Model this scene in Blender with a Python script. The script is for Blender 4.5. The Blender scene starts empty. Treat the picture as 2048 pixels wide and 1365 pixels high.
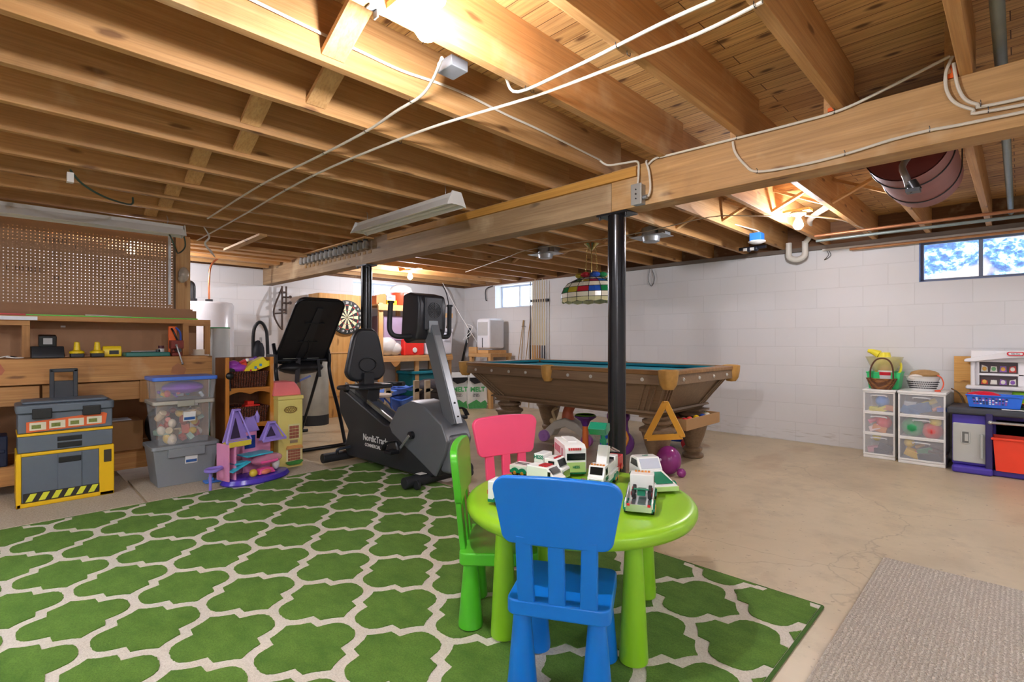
import bpy, math, random
from mathutils import Vector, Matrix
random.seed(7)
S = bpy.context.scene
COL = S.collection
R = math.radians
# ---------------------------------------------------------------- camera, world, exposure
YAW = 44.75
cd = bpy.data.cameras.new('camera'); cam = bpy.data.objects.new('camera', cd); COL.objects.link(cam)
cd.sensor_width = 36; cd.lens = 18.0; cd.clip_start = .02; cd.clip_end = 200
cam.location = (0, 0, 1.08); cam.rotation_euler = (R(90), 0, R(YAW))
S.camera = cam
S.view_settings.view_transform = 'Standard'; S.view_settings.look = 'None'
S.view_settings.exposure = 1.45; S.view_settings.gamma = 1; S.view_settings.use_curve_mapping = False
w = bpy.data.worlds.new('sky'); S.world = w; w.use_nodes = True
wb = w.node_tree.nodes['Background']; wb.inputs[0].default_value = (.72, .84, 1, 1); wb.inputs[1].default_value = 3.2
BULB = 450.0      # emission strength of the bare bulbs
# ---------------------------------------------------------------- materials
def lin(c):
    if isinstance(c, str):
        c = [int(c[i:i+2], 16)/255 for i in (0, 2, 4)]
    return tuple(((x/12.92) if x <= .04045 else ((x+.055)/1.055)**2.4) for x in c[:3]) + (1,)
class NT:
    def __init__(s, name):
        s.m = bpy.data.materials.new(name); s.m.use_nodes = True; s.t = s.m.node_tree
        s.b = s.t.nodes['Principled BSDF']; s.o = s.t.nodes['Material Output']
    def n(s, typ, **k):
        nd = s.t.nodes.new(typ)
        for a, v in k.items():
            if a.startswith('i_'): nd.inputs[a[2:].replace('_', ' ')].default_value = v
            else: setattr(nd, a, v)
        return nd
    def l(s, a, b): s.t.links.new(a, b)
    def coord(s, scale=(1, 1, 1), out='Object'):
        c = s.n('ShaderNodeTexCoord'); m = s.n('ShaderNodeMapping'); m.inputs['Scale'].default_value = scale
        s.l(c.outputs[out], m.inputs[0]); return m.outputs[0]
    def noise(s, vec, scale, detail=4, rough=.55):
        n = s.n('ShaderNodeTexNoise'); n.inputs['Scale'].default_value = scale; n.inputs['Detail'].default_value = detail
        n.inputs['Roughness'].default_value = rough
        if vec is not None: s.l(vec, n.inputs['Vector'])
        return n.outputs[0]
    def ramp(s, fac, stops):
        r = s.n('ShaderNodeValToRGB'); e = r.color_ramp.elements
        while len(e) < len(stops): e.new(.5)
        for i, (p, c) in enumerate(stops): e[i].position = p; e[i].color = lin(c) if not isinstance(c, float) else (c, c, c, 1)
        s.l(fac, r.inputs[0]); return r.outputs[0]
    def mix(s, fac, a, b, mode='MIX'):
        m = s.n('ShaderNodeMix', data_type='RGBA', blend_type=mode)
        for inp, v in ((m.inputs[0], fac), (m.inputs[6], a), (m.inputs[7], b)):
            if hasattr(v, 'links'): s.l(v, inp)
            elif isinstance(v, (float, int)): inp.default_value = v
            else: inp.default_value = lin(v)
        return m.outputs[2]
    def math(s, op, a, b=0.0):
        m = s.n('ShaderNodeMath', operation=op)
        for i, v in enumerate((a, b)):
            if hasattr(v, 'links'): s.l(v, m.inputs[i])
            else: m.inputs[i].default_value = v
        return m.outputs[0]
    def bump(s, h, strength=.3, dist=.01):
        b = s.n('ShaderNodeBump'); b.inputs['Strength'].default_value = strength; b.inputs['Distance'].default_value = dist
        s.l(h, b.inputs['Height']); s.l(b.outputs[0], s.b.inputs['Normal'])
    def col(s, c):
        if hasattr(c, 'links'): s.l(c, s.b.inputs['Base Color'])
        else: s.b.inputs['Base Color'].default_value = lin(c)
    def rough(s, v): s.b.inputs['Roughness'].default_value = v
MC = {}
FILL_TUBE = 25.0  # emission strength of the tubes in the added fill fixtures
def pl(c, rough=.4, metal=0, var=.06, bump=0, scale=14, spec=None, name=None):
    """plain painted / moulded surface with a faint procedural mottling"""
    key = (c, rough, metal, var, bump, scale)
    if key in MC: return MC[key]
    t = NT(name or 'surface_'+str(c)); v = t.coord()
    n = t.noise(v, scale, 3)
    f = t.math('MULTIPLY_ADD', n, var*2); f.node.inputs[2].default_value = 1-var
    base = t.n('ShaderNodeRGB'); base.outputs[0].default_value = lin(c)
    cc = t.n('ShaderNodeVectorMath', operation='SCALE'); t.l(base.outputs[0], cc.inputs[0]); t.l(f, cc.inputs['Scale'])
    t.l(cc.outputs[0], t.b.inputs['Base Color'])
    t.rough(rough); t.b.inputs['Metallic'].default_value = metal
    if bump: t.bump(t.noise(v, scale*6, 4), bump, .004)
    MC[key] = t.m; return t.m
def wood(name, c1, c2, axis='x', dark='5a3517', rough=.62, gs=1.0, knots=True, var=.14):
    t = NT(name); sc = {'x': (.5, 9, 9), 'y': (9, .5, 9), 'z': (9, 9, .5)}[axis]
    oi = t.n('ShaderNodeObjectInfo')
    co = t.n('ShaderNodeTexCoord'); add = t.n('ShaderNodeVectorMath', operation='ADD')
    sc0 = t.n('ShaderNodeVectorMath', operation='SCALE'); sc0.inputs[0].default_value = (7, 5, 9); t.l(oi.outputs['Random'], sc0.inputs['Scale'])
    t.l(co.outputs['Object'], add.inputs[0]); t.l(sc0.outputs[0], add.inputs[1])
    mp = t.n('ShaderNodeMapping'); mp.inputs['Scale'].default_value = tuple(x*gs for x in sc); t.l(add.outputs[0], mp.inputs[0])
    n1 = t.noise(mp.outputs[0], 2.2, 6, .62)
    mp2 = t.n('ShaderNodeMapping'); mp2.inputs['Scale'].default_value = tuple(x*gs*7 if x > 1 else x*gs*1.5 for x in sc); t.l(add.outputs[0], mp2.inputs[0])
    n2 = t.noise(mp2.outputs[0], 2.0, 3, .5)
    c = t.ramp(n1, [(.32, c1), (.52, c2), (.72, c1)])
    c = t.mix(t.math('MULTIPLY', t.ramp(n2, [(.45, 0.0), (.75, 1.0)]), .35), c, dark)
    if knots:
        sp = t.n('ShaderNodeSeparateXYZ'); t.l(add.outputs[0], sp.inputs[0]); k = 'xyz'.index(axis); o1, o2 = [i for i in range(3) if i != k]
        cb = t.n('ShaderNodeCombineXYZ'); t.l(t.math('MULTIPLY', sp.outputs[k], 1.5*gs), cb.inputs[0]); t.l(t.math('MULTIPLY', t.math('ADD', sp.outputs[o1], sp.outputs[o2]), 5.5*gs), cb.inputs[1])
        wob = t.noise(cb.outputs[0], 6, 2); ad2 = t.n('ShaderNodeVectorMath', operation='ADD'); t.l(cb.outputs[0], ad2.inputs[0]); t.l(t.math('MULTIPLY', wob, .12), ad2.inputs[1])
        vo = t.n('ShaderNodeTexVoronoi', voronoi_dimensions='2D'); vo.inputs['Scale'].default_value = 1.0; t.l(ad2.outputs[0], vo.inputs['Vector'])
        sc3 = t.n('ShaderNodeSeparateColor'); t.l(vo.outputs['Color'], sc3.inputs[0])
        kn = t.math('MULTIPLY', t.ramp(vo.outputs['Distance'], [(.035, .85), (.085, 0.0)]), t.math('GREATER_THAN', sc3.outputs[0], .45))
        c = t.mix(kn, c, dark)
        c = t.mix(t.ramp(t.noise(add.outputs[0], 3.1, 4), [(.60, 0.0), (.74, .35)]), c, 'e2cda6')
        c = t.mix(t.ramp(t.noise(add.outputs[0], 2.3, 5), [(.60, 0.0), (.72, .30)]), c, dark)
    f = t.math('MULTIPLY_ADD', oi.outputs['Random'], var*2); f.node.inputs[2].default_value = 1-var
    cc = t.n('ShaderNodeVectorMath', operation='SCALE'); t.l(c, cc.inputs[0]); t.l(f, cc.inputs['Scale'])
    t.l(cc.outputs[0], t.b.inputs['Base Color']); t.rough(rough)
    t.bump(n2, .12, .003)
    return t.m
def emis(name, c, st):
    t = NT(name); t.b.inputs['Emission Color'].default_value = lin(c); t.b.inputs['Emission Strength'].default_value = st
    t.col(c); return t.m
def glassy(name, c, alpha=.25, rough=.1):
    """thin clear or milky plastic: mix of a see-through and a glossy layer"""
    t = NT(name); t.col(c); t.rough(rough)
    tr = t.n('ShaderNodeBsdfTransparent'); tr.inputs[0].default_value = (1, 1, 1, 1)
    mx = t.n('ShaderNodeMixShader'); n = t.noise(t.coord(), 9, 2)
    f = t.math('MULTIPLY_ADD', n, .12); f.node.inputs[2].default_value = alpha-.06
    t.l(f, mx.inputs[0]); t.l(tr.outputs[0], mx.inputs[1]); t.l(t.b.outputs[0], mx.inputs[2]); t.l(mx.outputs[0], t.o.inputs[0])
    return t.m
# ---------------------------------------------------------------- mesh builder
def rot(ax=0, ay=0, az=0): return Matrix.Rotation(R(az), 3, 'Z') @ Matrix.Rotation(R(ay), 3, 'Y') @ Matrix.Rotation(R(ax), 3, 'X')
class MB:
    def __init__(s): s.v = []; s.f = []; s.i = []; s.mi = 0
    def add(s, vs, fs):
        o = len(s.v); s.v += [tuple(x) for x in vs]; s.f += [tuple(o+i for i in q) for q in fs]; s.i += [s.mi]*len(fs); return s
    def m(s, k): s.mi = k; return s
    def box(s, x0, x1, y0, y1, z0, z1, t=1, tx=None):
        """axis box; t scales the top in x and tx in y about its centre"""
        tx = t if tx is None else tx; cx, cy = (x0+x1)/2, (y0+y1)/2
        vs = [(x, y, z0) for x, y in ((x0, y0), (x1, y0), (x1, y1), (x0, y1))] + [(cx+(x-cx)*t, cy+(y-cy)*tx, z1) for x, y in ((x0, y0), (x1, y0), (x1, y1), (x0, y1))]
        return s.add(vs, [(3, 2, 1, 0), (4, 5, 6, 7), (0, 1, 5, 4), (1, 2, 6, 5), (2, 3, 7, 6), (3, 0, 4, 7)])
    def ob(s, c, size, M=None):
        M = M or Matrix.Identity(3); c = Vector(c); h = [d/2 for d in size]
        vs = [c + M @ Vector((a*h[0], b*h[1], d*h[2])) for d in (-1, 1) for a, b in ((-1, -1), (1, -1), (1, 1), (-1, 1))]
        return s.add(vs, [(3, 2, 1, 0), (4, 5, 6, 7), (0, 1, 5, 4), (1, 2, 6, 5), (2, 3, 7, 6), (3, 0, 4, 7)])
    def bar(s, p, q, w, h, up=(0, 0, 1)):
        p, q = Vector(p), Vector(q); d = q-p; L = d.length; d.normalize(); u = Vector(up)
        if abs(d.dot(u)) > .98: u = Vector((1, 0, 0))
        a = d.cross(u).normalized(); b = a.cross(d).normalized()
        return s.ob((p+q)/2, (L, w, h), Matrix((d, a, b)).transposed())
    def cyl(s, p, q, r0, r1=None, n=16, caps=True):
        r1 = r0 if r1 is None else r1; p, q = Vector(p), Vector(q); d = (q-p).normalized()
        a = d.orthogonal().normalized(); b = d.cross(a); vs = []
        for c, r in ((p, r0), (q, r1)): vs += [c+(a*math.cos(2*math.pi*k/n)+b*math.sin(2*math.pi*k/n))*r for k in range(n)]
        fs = [(k, (k+1) % n, n+(k+1) % n, n+k) for k in range(n)]
        if caps: fs += [tuple(range(n-1, -1, -1)), tuple(range(n, 2*n))]
        return s.add(vs, fs)
    def tube(s, pts, r, n=8, sub=4, closed=False, flat=None):
        P = [Vector(p) for p in pts]; rs = r if isinstance(r, (list, tuple)) else [r]*len(P)
        if sub > 1 and len(P) > 2:
            Q = []; q = []; N = len(P)
            for i in range(N if closed else N-1):
                p0, p1, p2, p3 = (P[(i-1) % N] if closed or i else P[0]), P[i], P[(i+1) % N], (P[(i+2) % N] if closed or i+2 < N else P[-1])
                for k in range(sub):
                    t = k/sub; Q.append(.5*((2*p1)+(-p0+p2)*t+(2*p0-5*p1+4*p2-p3)*t*t+(-p0+3*p1-3*p2+p3)*t**3)); q.append(rs[i]*(1-t)+rs[(i+1) % N]*t)
            if not closed: Q.append(P[-1]); q.append(rs[-1])
            P, rs = Q, q
        N = len(P); vs = []; a = None
        for i, c in enumerate(P):
            d = (P[(i+1) % N if closed else min(i+1, N-1)]-P[(i-1) % N if closed else max(i-1, 0)])
            d = d.normalized() if d.length > 1e-9 else Vector((0, 0, 1))
            a = d.orthogonal().normalized() if a is None else (a-d*a.dot(d)).normalized()
            b = d.cross(a)
            for k in range(n):
                o = (a*math.cos(2*math.pi*k/n)+b*math.sin(2*math.pi*k/n))*rs[i]
                if flat: o = Vector((o.x*flat[0], o.y*flat[1], o.z*flat[2]))
                vs.append(c+o)
        fs = [(i*n+k, i*n+(k+1) % n, ((i+1) % N)*n+(k+1) % n, ((i+1) % N)*n+k) for i in range(N if closed else N-1) for k in range(n)]
        if not closed: fs += [tuple(range(n-1, -1, -1)), tuple((N-1)*n+k for k in range(n))]
        return s.add(vs, fs)
    def lathe(s, prof, c=(0, 0, 0), n=24, M=None, arc=None):
        M = M or Matrix.Identity(3); c = Vector(c); vs = []; N = len(prof)
        for k in range(n):
            a = 2*math.pi*k/n; vs += [c + M @ Vector((r*math.cos(a), r*math.sin(a), z)) for r, z in prof]
        fs = [(k*N+i, ((k+1) % n)*N+i, ((k+1) % n)*N+i+1, k*N+i+1) for k in range(n) for i in range(N-1)]
        if prof[0][0] > 1e-6: fs.append(tuple(k*N for k in range(n-1, -1, -1)))
        if prof[-1][0] > 1e-6: fs.append(tuple(k*N+N-1 for k in range(n)))
        return s.add(vs, fs)
    def prism(s, poly, a, b, axis='y', f=None):
        """extrude a 2-D outline between a and b along axis; x: (y,z) y: (x,z) z: (x,y)"""
        n = len(poly); mk = {'x': lambda u, v, w: (w, u, v), 'y': lambda u, v, w: (u, w, v), 'z': lambda u, v, w: (u, v, w)}[axis]
        f = f or (lambda p: p)
        vs = [f(mk(u, v, a)) for u, v in poly]+[f(mk(u, v, b)) for u, v in poly]
        return s.add(vs, [tuple(range(n-1, -1, -1)), tuple(range(n, 2*n))]+[(k, (k+1) % n, n+(k+1) % n, n+k) for k in range(n)])
    def sph(s, c, r, n=14, M=None, z0=-1, z1=1):
        r = (r, r, r) if isinstance(r, (int, float)) else r; M = M or Matrix.Identity(3); c = Vector(c); m = max(5, n//2+1)
        vs = []; N = m+1
        for k in range(n):
            for j in range(N):
                t = math.asin(z0)+(math.asin(z1)-math.asin(z0))*j/m
                vs.append(c + M @ Vector((math.cos(t)*math.cos(2*math.pi*k/n)*r[0], math.cos(t)*math.sin(2*math.pi*k/n)*r[1], math.sin(t)*r[2])))
        return s.add(vs, [(k*N+j, ((k+1) % n)*N+j, ((k+1) % n)*N+j+1, k*N+j+1) for k in range(n) for j in range(m)])
    def shell(s, x0, x1, y0, y1, z0, z1, t=.004, k=1.0, ky=None):
        """open-topped tub, outer box with inner wall; k/ky = bottom size over top size"""
        ky = k if ky is None else ky; cx, cy = (x0+x1)/2, (y0+y1)/2; c4 = ((x0, y0), (x1, y0), (x1, y1), (x0, y1))
        def ring(kx, kyy, z, i): return [(cx+(x-cx)*kx-(i if x > cx else -i), cy+(y-cy)*kyy-(i if y > cy else -i), z) for x, y in c4]
        vs = ring(k, ky, z0, 0)+ring(1, 1, z1, 0)+ring(1, 1, z1, t)+ring(k, ky, z0+t, t)
        fs = [(3, 2, 1, 0), (12, 13, 14, 15)]
        for j in range(4):
            q = (j+1) % 4; fs += [(j, q, 4+q, 4+j), (4+j, 4+q, 8+q, 8+j), (8+j, 8+q, 12+q, 12+j)]
        return s.add(vs, fs)
    def build(s, name, mat, parent=None, bevel=0, smooth=True, label=None, seg=2, solid=0, sub=0, ang=38, w=0):
        if w and parent: L_ = parent.location; s.v = [(a-L_.x, b-L_.y, c-L_.z) for a, b, c in s.v]
        me = bpy.data.meshes.new(name); off = Vector((0, 0, 0))
        if parent is None and s.v:
            xs, ys, zs = zip(*s.v); off = Vector(((min(xs)+max(xs))/2, (min(ys)+max(ys))/2, min(zs)))
        me.from_pydata([tuple(Vector(q)-off) for q in s.v], [], s.f); me.validate(); me.update()
        for m_ in (mat if isinstance(mat, (list, tuple)) else [mat]): me.materials.append(m_)
        if len(me.materials) > 1:
            for p, k in zip(me.polygons, s.i): p.material_index = k
        if smooth:
            me.polygons.foreach_set('use_smooth', [True]*len(me.polygons)); me.set_sharp_from_angle(angle=R(ang))
        o = bpy.data.objects.new(name, me); COL.objects.link(o); o.location = off
        if parent: o.parent = parent
        if label: o['label'] = label
        if solid: d = o.modifiers.new('s', 'SOLIDIFY'); d.thickness = solid; d.offset = 0
        if bevel: d = o.modifiers.new('b', 'BEVEL'); d.width = bevel; d.segments = seg; d.limit_method = 'ANGLE'; d.angle_limit = R(40); d.harden_normals = smooth
        if sub: d = o.modifiers.new('u', 'SUBSURF'); d.levels = sub; d.render_levels = sub
        return o
def tag(o, label, cat, group=None, kind=None):
    if label: o['label'] = label
    if cat: o['category'] = cat
    if group: o['group'] = group
    if kind: o['kind'] = kind
    return o
def thing(name, label, cat, loc=(0, 0, 0), rz=0, group=None):
    o = bpy.data.objects.new(name, None); COL.objects.link(o); o.empty_display_size = .05
    o.location = loc; o.rotation_euler = (0, 0, R(rz)); return tag(o, label, cat, group)
def struct(o): o['kind'] = 'structure'; return o
def copy_tree(o, parent=None):
    c = o.copy(); COL.objects.link(c)
    if parent: c.parent = parent
    for ch in list(o.children): copy_tree(ch, c)
    return c
ORD = 'first second third fourth fifth sixth seventh eighth ninth tenth eleventh twelfth thirteenth fourteenth fifteenth sixteenth seventeenth eighteenth nineteenth twentieth'.split()
def arc(cx, cy, r, a0, a1, n=8, ry=None):
    ry = r if ry is None else ry
    return [(cx+r*math.cos(R(a0+(a1-a0)*k/n)), cy+ry*math.sin(R(a0+(a1-a0)*k/n))) for k in range(n+1)]
def rrect(x0, x1, y0, y1, r, n=5):
    r = min(r, (x1-x0)/2-1e-4, (y1-y0)/2-1e-4)
    return arc(x1-r, y1-r, r, 0, 90, n)+arc(x0+r, y1-r, r, 90, 180, n)+arc(x0+r, y0+r, r, 180, 270, n)+arc(x1-r, y0+r, r, 270, 360, n)
def text(body, size, loc, M, mat, parent, name='lettering', depth=.0006, bold=0, sx=1.0, label=None):
    cu = bpy.data.curves.new(name, 'FONT'); cu.body = body; cu.size = size; cu.align_x = 'CENTER'; cu.align_y = 'CENTER'; cu.extrude = depth; cu.offset = bold; cu.resolution_u = 3
    tmp = bpy.data.objects.new(name, cu); COL.objects.link(tmp); bpy.context.view_layer.update()
    me = bpy.data.meshes.new_from_object(tmp.evaluated_get(bpy.context.evaluated_depsgraph_get()))
    bpy.data.objects.remove(tmp); me.materials.clear(); me.materials.append(mat)
    o = bpy.data.objects.new(name, me); COL.objects.link(o); o.parent = parent
    o.matrix_local = Matrix.Translation(loc) @ M.to_4x4() @ Matrix.Diagonal((sx, 1, 1, 1))
    if label: o['label'] = label
    return o
# text frames: letters read on a face whose outward normal is ...
FX = rot(90, 0, 90)     # normal +X
FY = rot(90, 0, 0)      # normal -Y
FZ = rot(0, 0, 0)
# ================================================================ materials of the place
JW = wood('joist_pine_y', 'c99c66', 'b5854e', 'y', dark='6c4624')
JWx = wood('girder_pine', 'c69c66', 'ae8450', 'x', dark='704c2c')
PINEx = wood('pine_x', 'deb47c', 'd0a066', 'x', dark='8a5726')
PINEy = wood('pine_y', 'deb47c', 'd0a066', 'y', dark='8a5726')
PINEz = wood('pine_z', 'deb47c', 'd0a066', 'z', dark='8a5726')
BENCHy = wood('bench_wood_y', 'cd9a5c', 'b58048', 'y', dark='6a4424')
BENCHz = wood('bench_wood_z', 'cd9a5c', 'b58048', 'z', dark='6a4424')
HARD = pl('a57a54', .6, 0, .08, .1)
BLACK = pl('17181b', .35, 0, .05)
BLACKM = pl('202226', .55, 0, .08, .1)
WHITE = pl('e9e8e4', .35, 0, .03)
STEEL = pl('b9bcbf', .3, .9, .05)
DKST = pl('4a4a4c', .35, .8, .1)
GALV = pl('a9adb0', .38, .7, .15, 0, 30)
COPPER = pl('c8805a', .3, .9, .1)
CABLE = pl('cdc4b2', .55, 0, .05)
def m_sub():
    t = NT('subfloor_boards'); v = t.coord()
    b = t.n('ShaderNodeTexBrick'); t.l(v, b.inputs['Vector'])
    b.offset = .37; b.inputs['Scale'].default_value = 1; b.inputs['Brick Width'].default_value = 2.3; b.inputs['Row Height'].default_value = .083
    b.inputs['Mortar Size'].default_value = .0022; b.inputs['Mortar Smooth'].default_value = .3
    b.inputs['Color1'].default_value = lin('e0b676'); b.inputs['Color2'].default_value = lin('c79a5c'); b.inputs['Mortar'].default_value = lin('4a2c12')
    g = t.noise(t.coord((.8, 22, 1)), 2.5, 6, .65)
    c = t.mix(t.ramp(g, [(.45, 0.0), (.72, .8)]), b.outputs[0], '7c4d22')
    vo = t.n('ShaderNodeTexVoronoi', voronoi_dimensions='2D'); t.l(t.coord((3.0, 7, 1)), vo.inputs['Vector']); vo.inputs['Scale'].default_value = 1
    c = t.mix(t.ramp(vo.outputs['Distance'], [(.05, .9), (.13, 0.0)]), c, '5a3618')
    big = t.noise(t.coord(), 1.3, 3)
    c = t.mix(t.ramp(big, [(.55, 0.0), (.75, .45)]), c, '7a4e28')
    t.l(c, t.b.inputs['Base Color']); t.rough(.65); return t.m
def m_wall(name, yz):
    t = NT(name); c = t.n('ShaderNodeTexCoord'); sp = t.n('ShaderNodeSeparateXYZ'); cb = t.n('ShaderNodeCombineXYZ'); t.l(c.outputs['Object'], sp.inputs[0])
    t.l(sp.outputs[1 if yz else 0], cb.inputs[0]); t.l(sp.outputs[2], cb.inputs[1])
    b = t.n('ShaderNodeTexBrick'); t.l(cb.outputs[0], b.inputs['Vector']); b.inputs['Scale'].default_value = 1
    b.inputs['Brick Width'].default_value = .4064; b.inputs['Row Height'].default_value = .2032; b.inputs['Mortar Size'].default_value = .005; b.inputs['Mortar Smooth'].default_value = .6
    b.inputs['Color1'].default_value = lin('dadada'); b.inputs['Color2'].default_value = lin('d7d7d7'); b.inputs['Mortar'].default_value = lin('cfcfce')
    n = t.noise(c.outputs['Object'], 1.4, 3); cc = t.mix(t.ramp(n, [(.5, 0.0), (.8, .35)]), b.outputs[0], 'cfccc6')
    # scuffed grey band near the floor
    z = t.math('MULTIPLY', t.math('LESS_THAN', sp.outputs[2], .14), t.ramp(t.noise(t.coord((3, 3, 30)), 2, 5), [(.55, 0.0), (.7, .5)]))
    cc = t.mix(z, cc, 'a39a8c')
    t.l(cc, t.b.inputs['Base Color']); t.rough(.55)
    h = t.math('MULTIPLY_ADD', b.outputs['Fac'], -1.0, ); h.node.inputs[2].default_value = 1
    t.bump(t.math('ADD', h, t.math('MULTIPLY', t.noise(c.outputs['Object'], 60, 3), .12)), .3, .003); return t.m
def m_floor():
    t = NT('concrete_floor'); v = t.coord()
    a = t.noise(v, 1.1, 6, .6); c = t.ramp(a, [(.3, 'b9a98a'), (.5, 'c6b595'), (.68, 'ac9b7d')])
    c = t.mix(t.ramp(t.noise(v, 5.5, 5, .7), [(.52, 0.0), (.75, .55)]), c, '9a8b72')
    c = t.mix(t.ramp(t.noise(t.coord((1.2, .6, 1)), 1.7, 3), [(.58, 0.0), (.66, .35)]), c, '9c7853')
    # hairline cracks
    d = t.n('ShaderNodeTexVoronoi', feature='DISTANCE_TO_EDGE'); d.inputs['Scale'].default_value = .55
    wv = t.n('ShaderNodeVectorMath', operation='ADD'); nn = t.n('ShaderNodeTexNoise'); nn.inputs['Scale'].default_value = 2.5; nn.inputs['Detail'].default_value = 5; t.l(v, nn.inputs['Vector'])
    sc = t.n('ShaderNodeVectorMath', operation='SCALE'); sc.inputs['Scale'].default_value = .45; t.l(nn.outputs['Color'], sc.inputs[0]); t.l(v, wv.inputs[0]); t.l(sc.outputs[0], wv.inputs[1]); t.l(wv.outputs[0], d.inputs['Vector'])
    c = t.mix(t.ramp(d.outputs['Distance'], [(.0, .35), (.004, 0.0)]), c, '6d5d4b')
    c = t.mix(t.ramp(t.noise(v, 38, 2), [(.68, 0.0), (.72, .5)]), c, '7d6c58')
    t.l(c, t.b.inputs['Base Color']); t.rough(.38)
    t.bump(t.noise(v, 30, 5), .12, .004); return t.m
YW = 6.07; XW = -7.25; XE = 2.6; YS = -2.6; ZJ = 2.07; ZT = 2.305
# ---- floor and ceiling
struct(MB().box(XW-.2, XE+.2, YS-.2, YW+.2, -.1, 0).build('floor', m_floor(), smooth=False))
ceil = struct(MB().box(XW-.2, XE+.2, YS-.2, YW+.2, ZT, ZT+.05).build('ceiling', m_sub(), smooth=False))
def cpart(mb, name, mat, label=None, **k):
    o = mb.build(name, mat, None, label=label, **k); loc = o.location.copy(); o.parent = ceil; o.location = loc-ceil.location; return o
xs_near = [-.16-.4064*k for k in range(-6, 18)]
for x in xs_near: cpart(MB().box(x, x+.038, YS, 2.72, ZJ, ZT), 'joist', JW, bevel=.002)
xs_far = [x-.045 for x in xs_near]
for x in xs_far:
    if x > XW: cpart(MB().box(x, x+.038, 2.56, YW+.02, ZJ, ZT), 'joist', JW, bevel=.002)
def brid(k, y, w=.085, near=True, flip=False):
    xs = xs_near if near else xs_far
    i = 6+k
    xa, xb = xs[i]+.038, xs[i-1]
    z0, z1 = (ZJ+.03, ZT-.03) if not flip else (ZT-.03, ZJ+.03)
    cpart(MB().bar((xa, y, z0), (xb, y, z1), w, .02, up=(0, 0, 1)), 'bridging', PINEx)
for k, y in ((4, .85), (5, .97), (6, .84), (7, .93), (8, .82), (9, .89), (10, .86), (11, .9), (12, .88)): brid(k, y)
for k in range(0, 11):
    y = 4.35-.02*(k % 3)
    if k in (1, 2, 3, 4, 5, 6): brid(k+1, y, .04, False); brid(k+1, y+.045, .04, False, True)
for k in range(6, 11): brid(k+1, 4.7, .04, False); brid(k+1, 4.745, .04, False, True)
# ---- walls with window openings
def wall_with_holes(name, axis, at, thick, a0, a1, holes, mat):
    mb = MB(); z0, z1 = 0, 2.045
    def bx(p, q, lo, hi):
        if q-p < 1e-4 or hi-lo < 1e-4: return
        if axis == 'y': mb.box(p, q, at, at+thick, lo, hi)
        else: mb.box(at-thick, at, p, q, lo, hi)
    cur = a0
    for (p, q, lo, hi) in sorted(holes):
        bx(cur, p, z0, z1); bx(p, q, z0, lo); bx(p, q, hi, z1); cur = q
    bx(cur, a1, z0, z1)
    return struct(mb.build(name, mat, smooth=False))
W1 = (-6.43, -5.56, 1.645, 2.026); W2 = (-.667, .18, 1.63, 2.01); W3 = (3.86, 4.72, 1.645, 2.01)
WM = m_wall('block_wall_x', False); WMy = m_wall('block_wall_y', True)
# materials use object space: keep the origins on whole courses by building around z=0
wr = wall_with_holes('wall_right', 'y', YW, .25, XW-.25, XE+.25, [W1, W2], WM)
wl = wall_with_holes('wall_back', 'x', XW, .25, YS-.25, YW, [W3], WMy)
struct(MB().box(XE, XE+.2, YS, YW, 0, 2.05).build('wall_east', WMy, smooth=False))
struct(MB().box(XW, XE, YS-.2, YS, 0, 2.05).build('wall_front', WM, smooth=False))
SILL = wood('sill_wood', '7c5a3c', '6a4a30', 'x', dark='3c2818', rough=.8)
struct(MB().box(XW-.2, XE+.2, YW+.0, YW+.25, 2.045, ZT+.04).build('trim_1', SILL, smooth=False))
struct(MB().box(XW-.25, XW-.0, YS-.2, YW, 2.045, ZT+.04).build('trim_2', SILL, smooth=False))
struct(MB().box(XE, XE+.2, YS-.2, YW, 2.045, ZT+.04).box(XW-.2, XE, YS-.25, YS, 2.045, ZT+.04).build('trim_3', SILL, smooth=False))
struct(MB().box(-3.9, XE, YW-.055, YW, 2.03, 2.07).build('trim_4', pl('6e6257', .8, 0, .15), smooth=False))
struct(MB().box(-1.45, XE, YW-.05, YW+.001, 2.012, 2.03).build('trim_5', pl('cfcac0', .6), smooth=False))
# ---- windows (steel basement sash, two lights)
GL = glassy('window_glass', 'dfe8f0', .12, .05)
def window(n, axis, at, p, q, lo, hi, c, depth):
    root = bpy.data.objects.new('window_%d' % n, None); COL.objects.link(root); root['kind'] = 'structure'
    fm = pl(c, .5, 0, .15); t = .028
    def bx(mb, a, b, l, h, d0, d1):
        if axis == 'y': mb.box(a, b, at+d0, at+d1, l, h)
        else: mb.box(at-d1, at-d0, a, b, l, h)
    m_ = MB(); bx(m_, p, q, lo, lo+t, depth, depth+.04); bx(m_, p, q, hi-t, hi, depth, depth+.04)
    for a in (p, q-t, (p+q)/2-t/2): bx(m_, a, a+t, lo+t, hi-t, depth, depth+.04)
    m_.build('window_frame', fm, root, bevel=.003)
    g = MB(); bx(g, p+t, q-t, lo+t, hi-t, depth+.016, depth+.02); g.build('pane', GL, root)
    if n == 2:
        l = MB(); bx(l, p, q, lo-.0, lo+.004, 0, depth); bx(l, p, p+.004, lo, hi, 0, depth); l.build('window_reveal', pl('5c6f9c', .6, 0, .2), root)
window(1, 'y', YW, *W1, 'b9c4d6', .16)
window(2, 'y', YW, *W2, '6c7484', .07)
window(3, 'x', XW, *W3, 'b9c4d6', .16)
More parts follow.
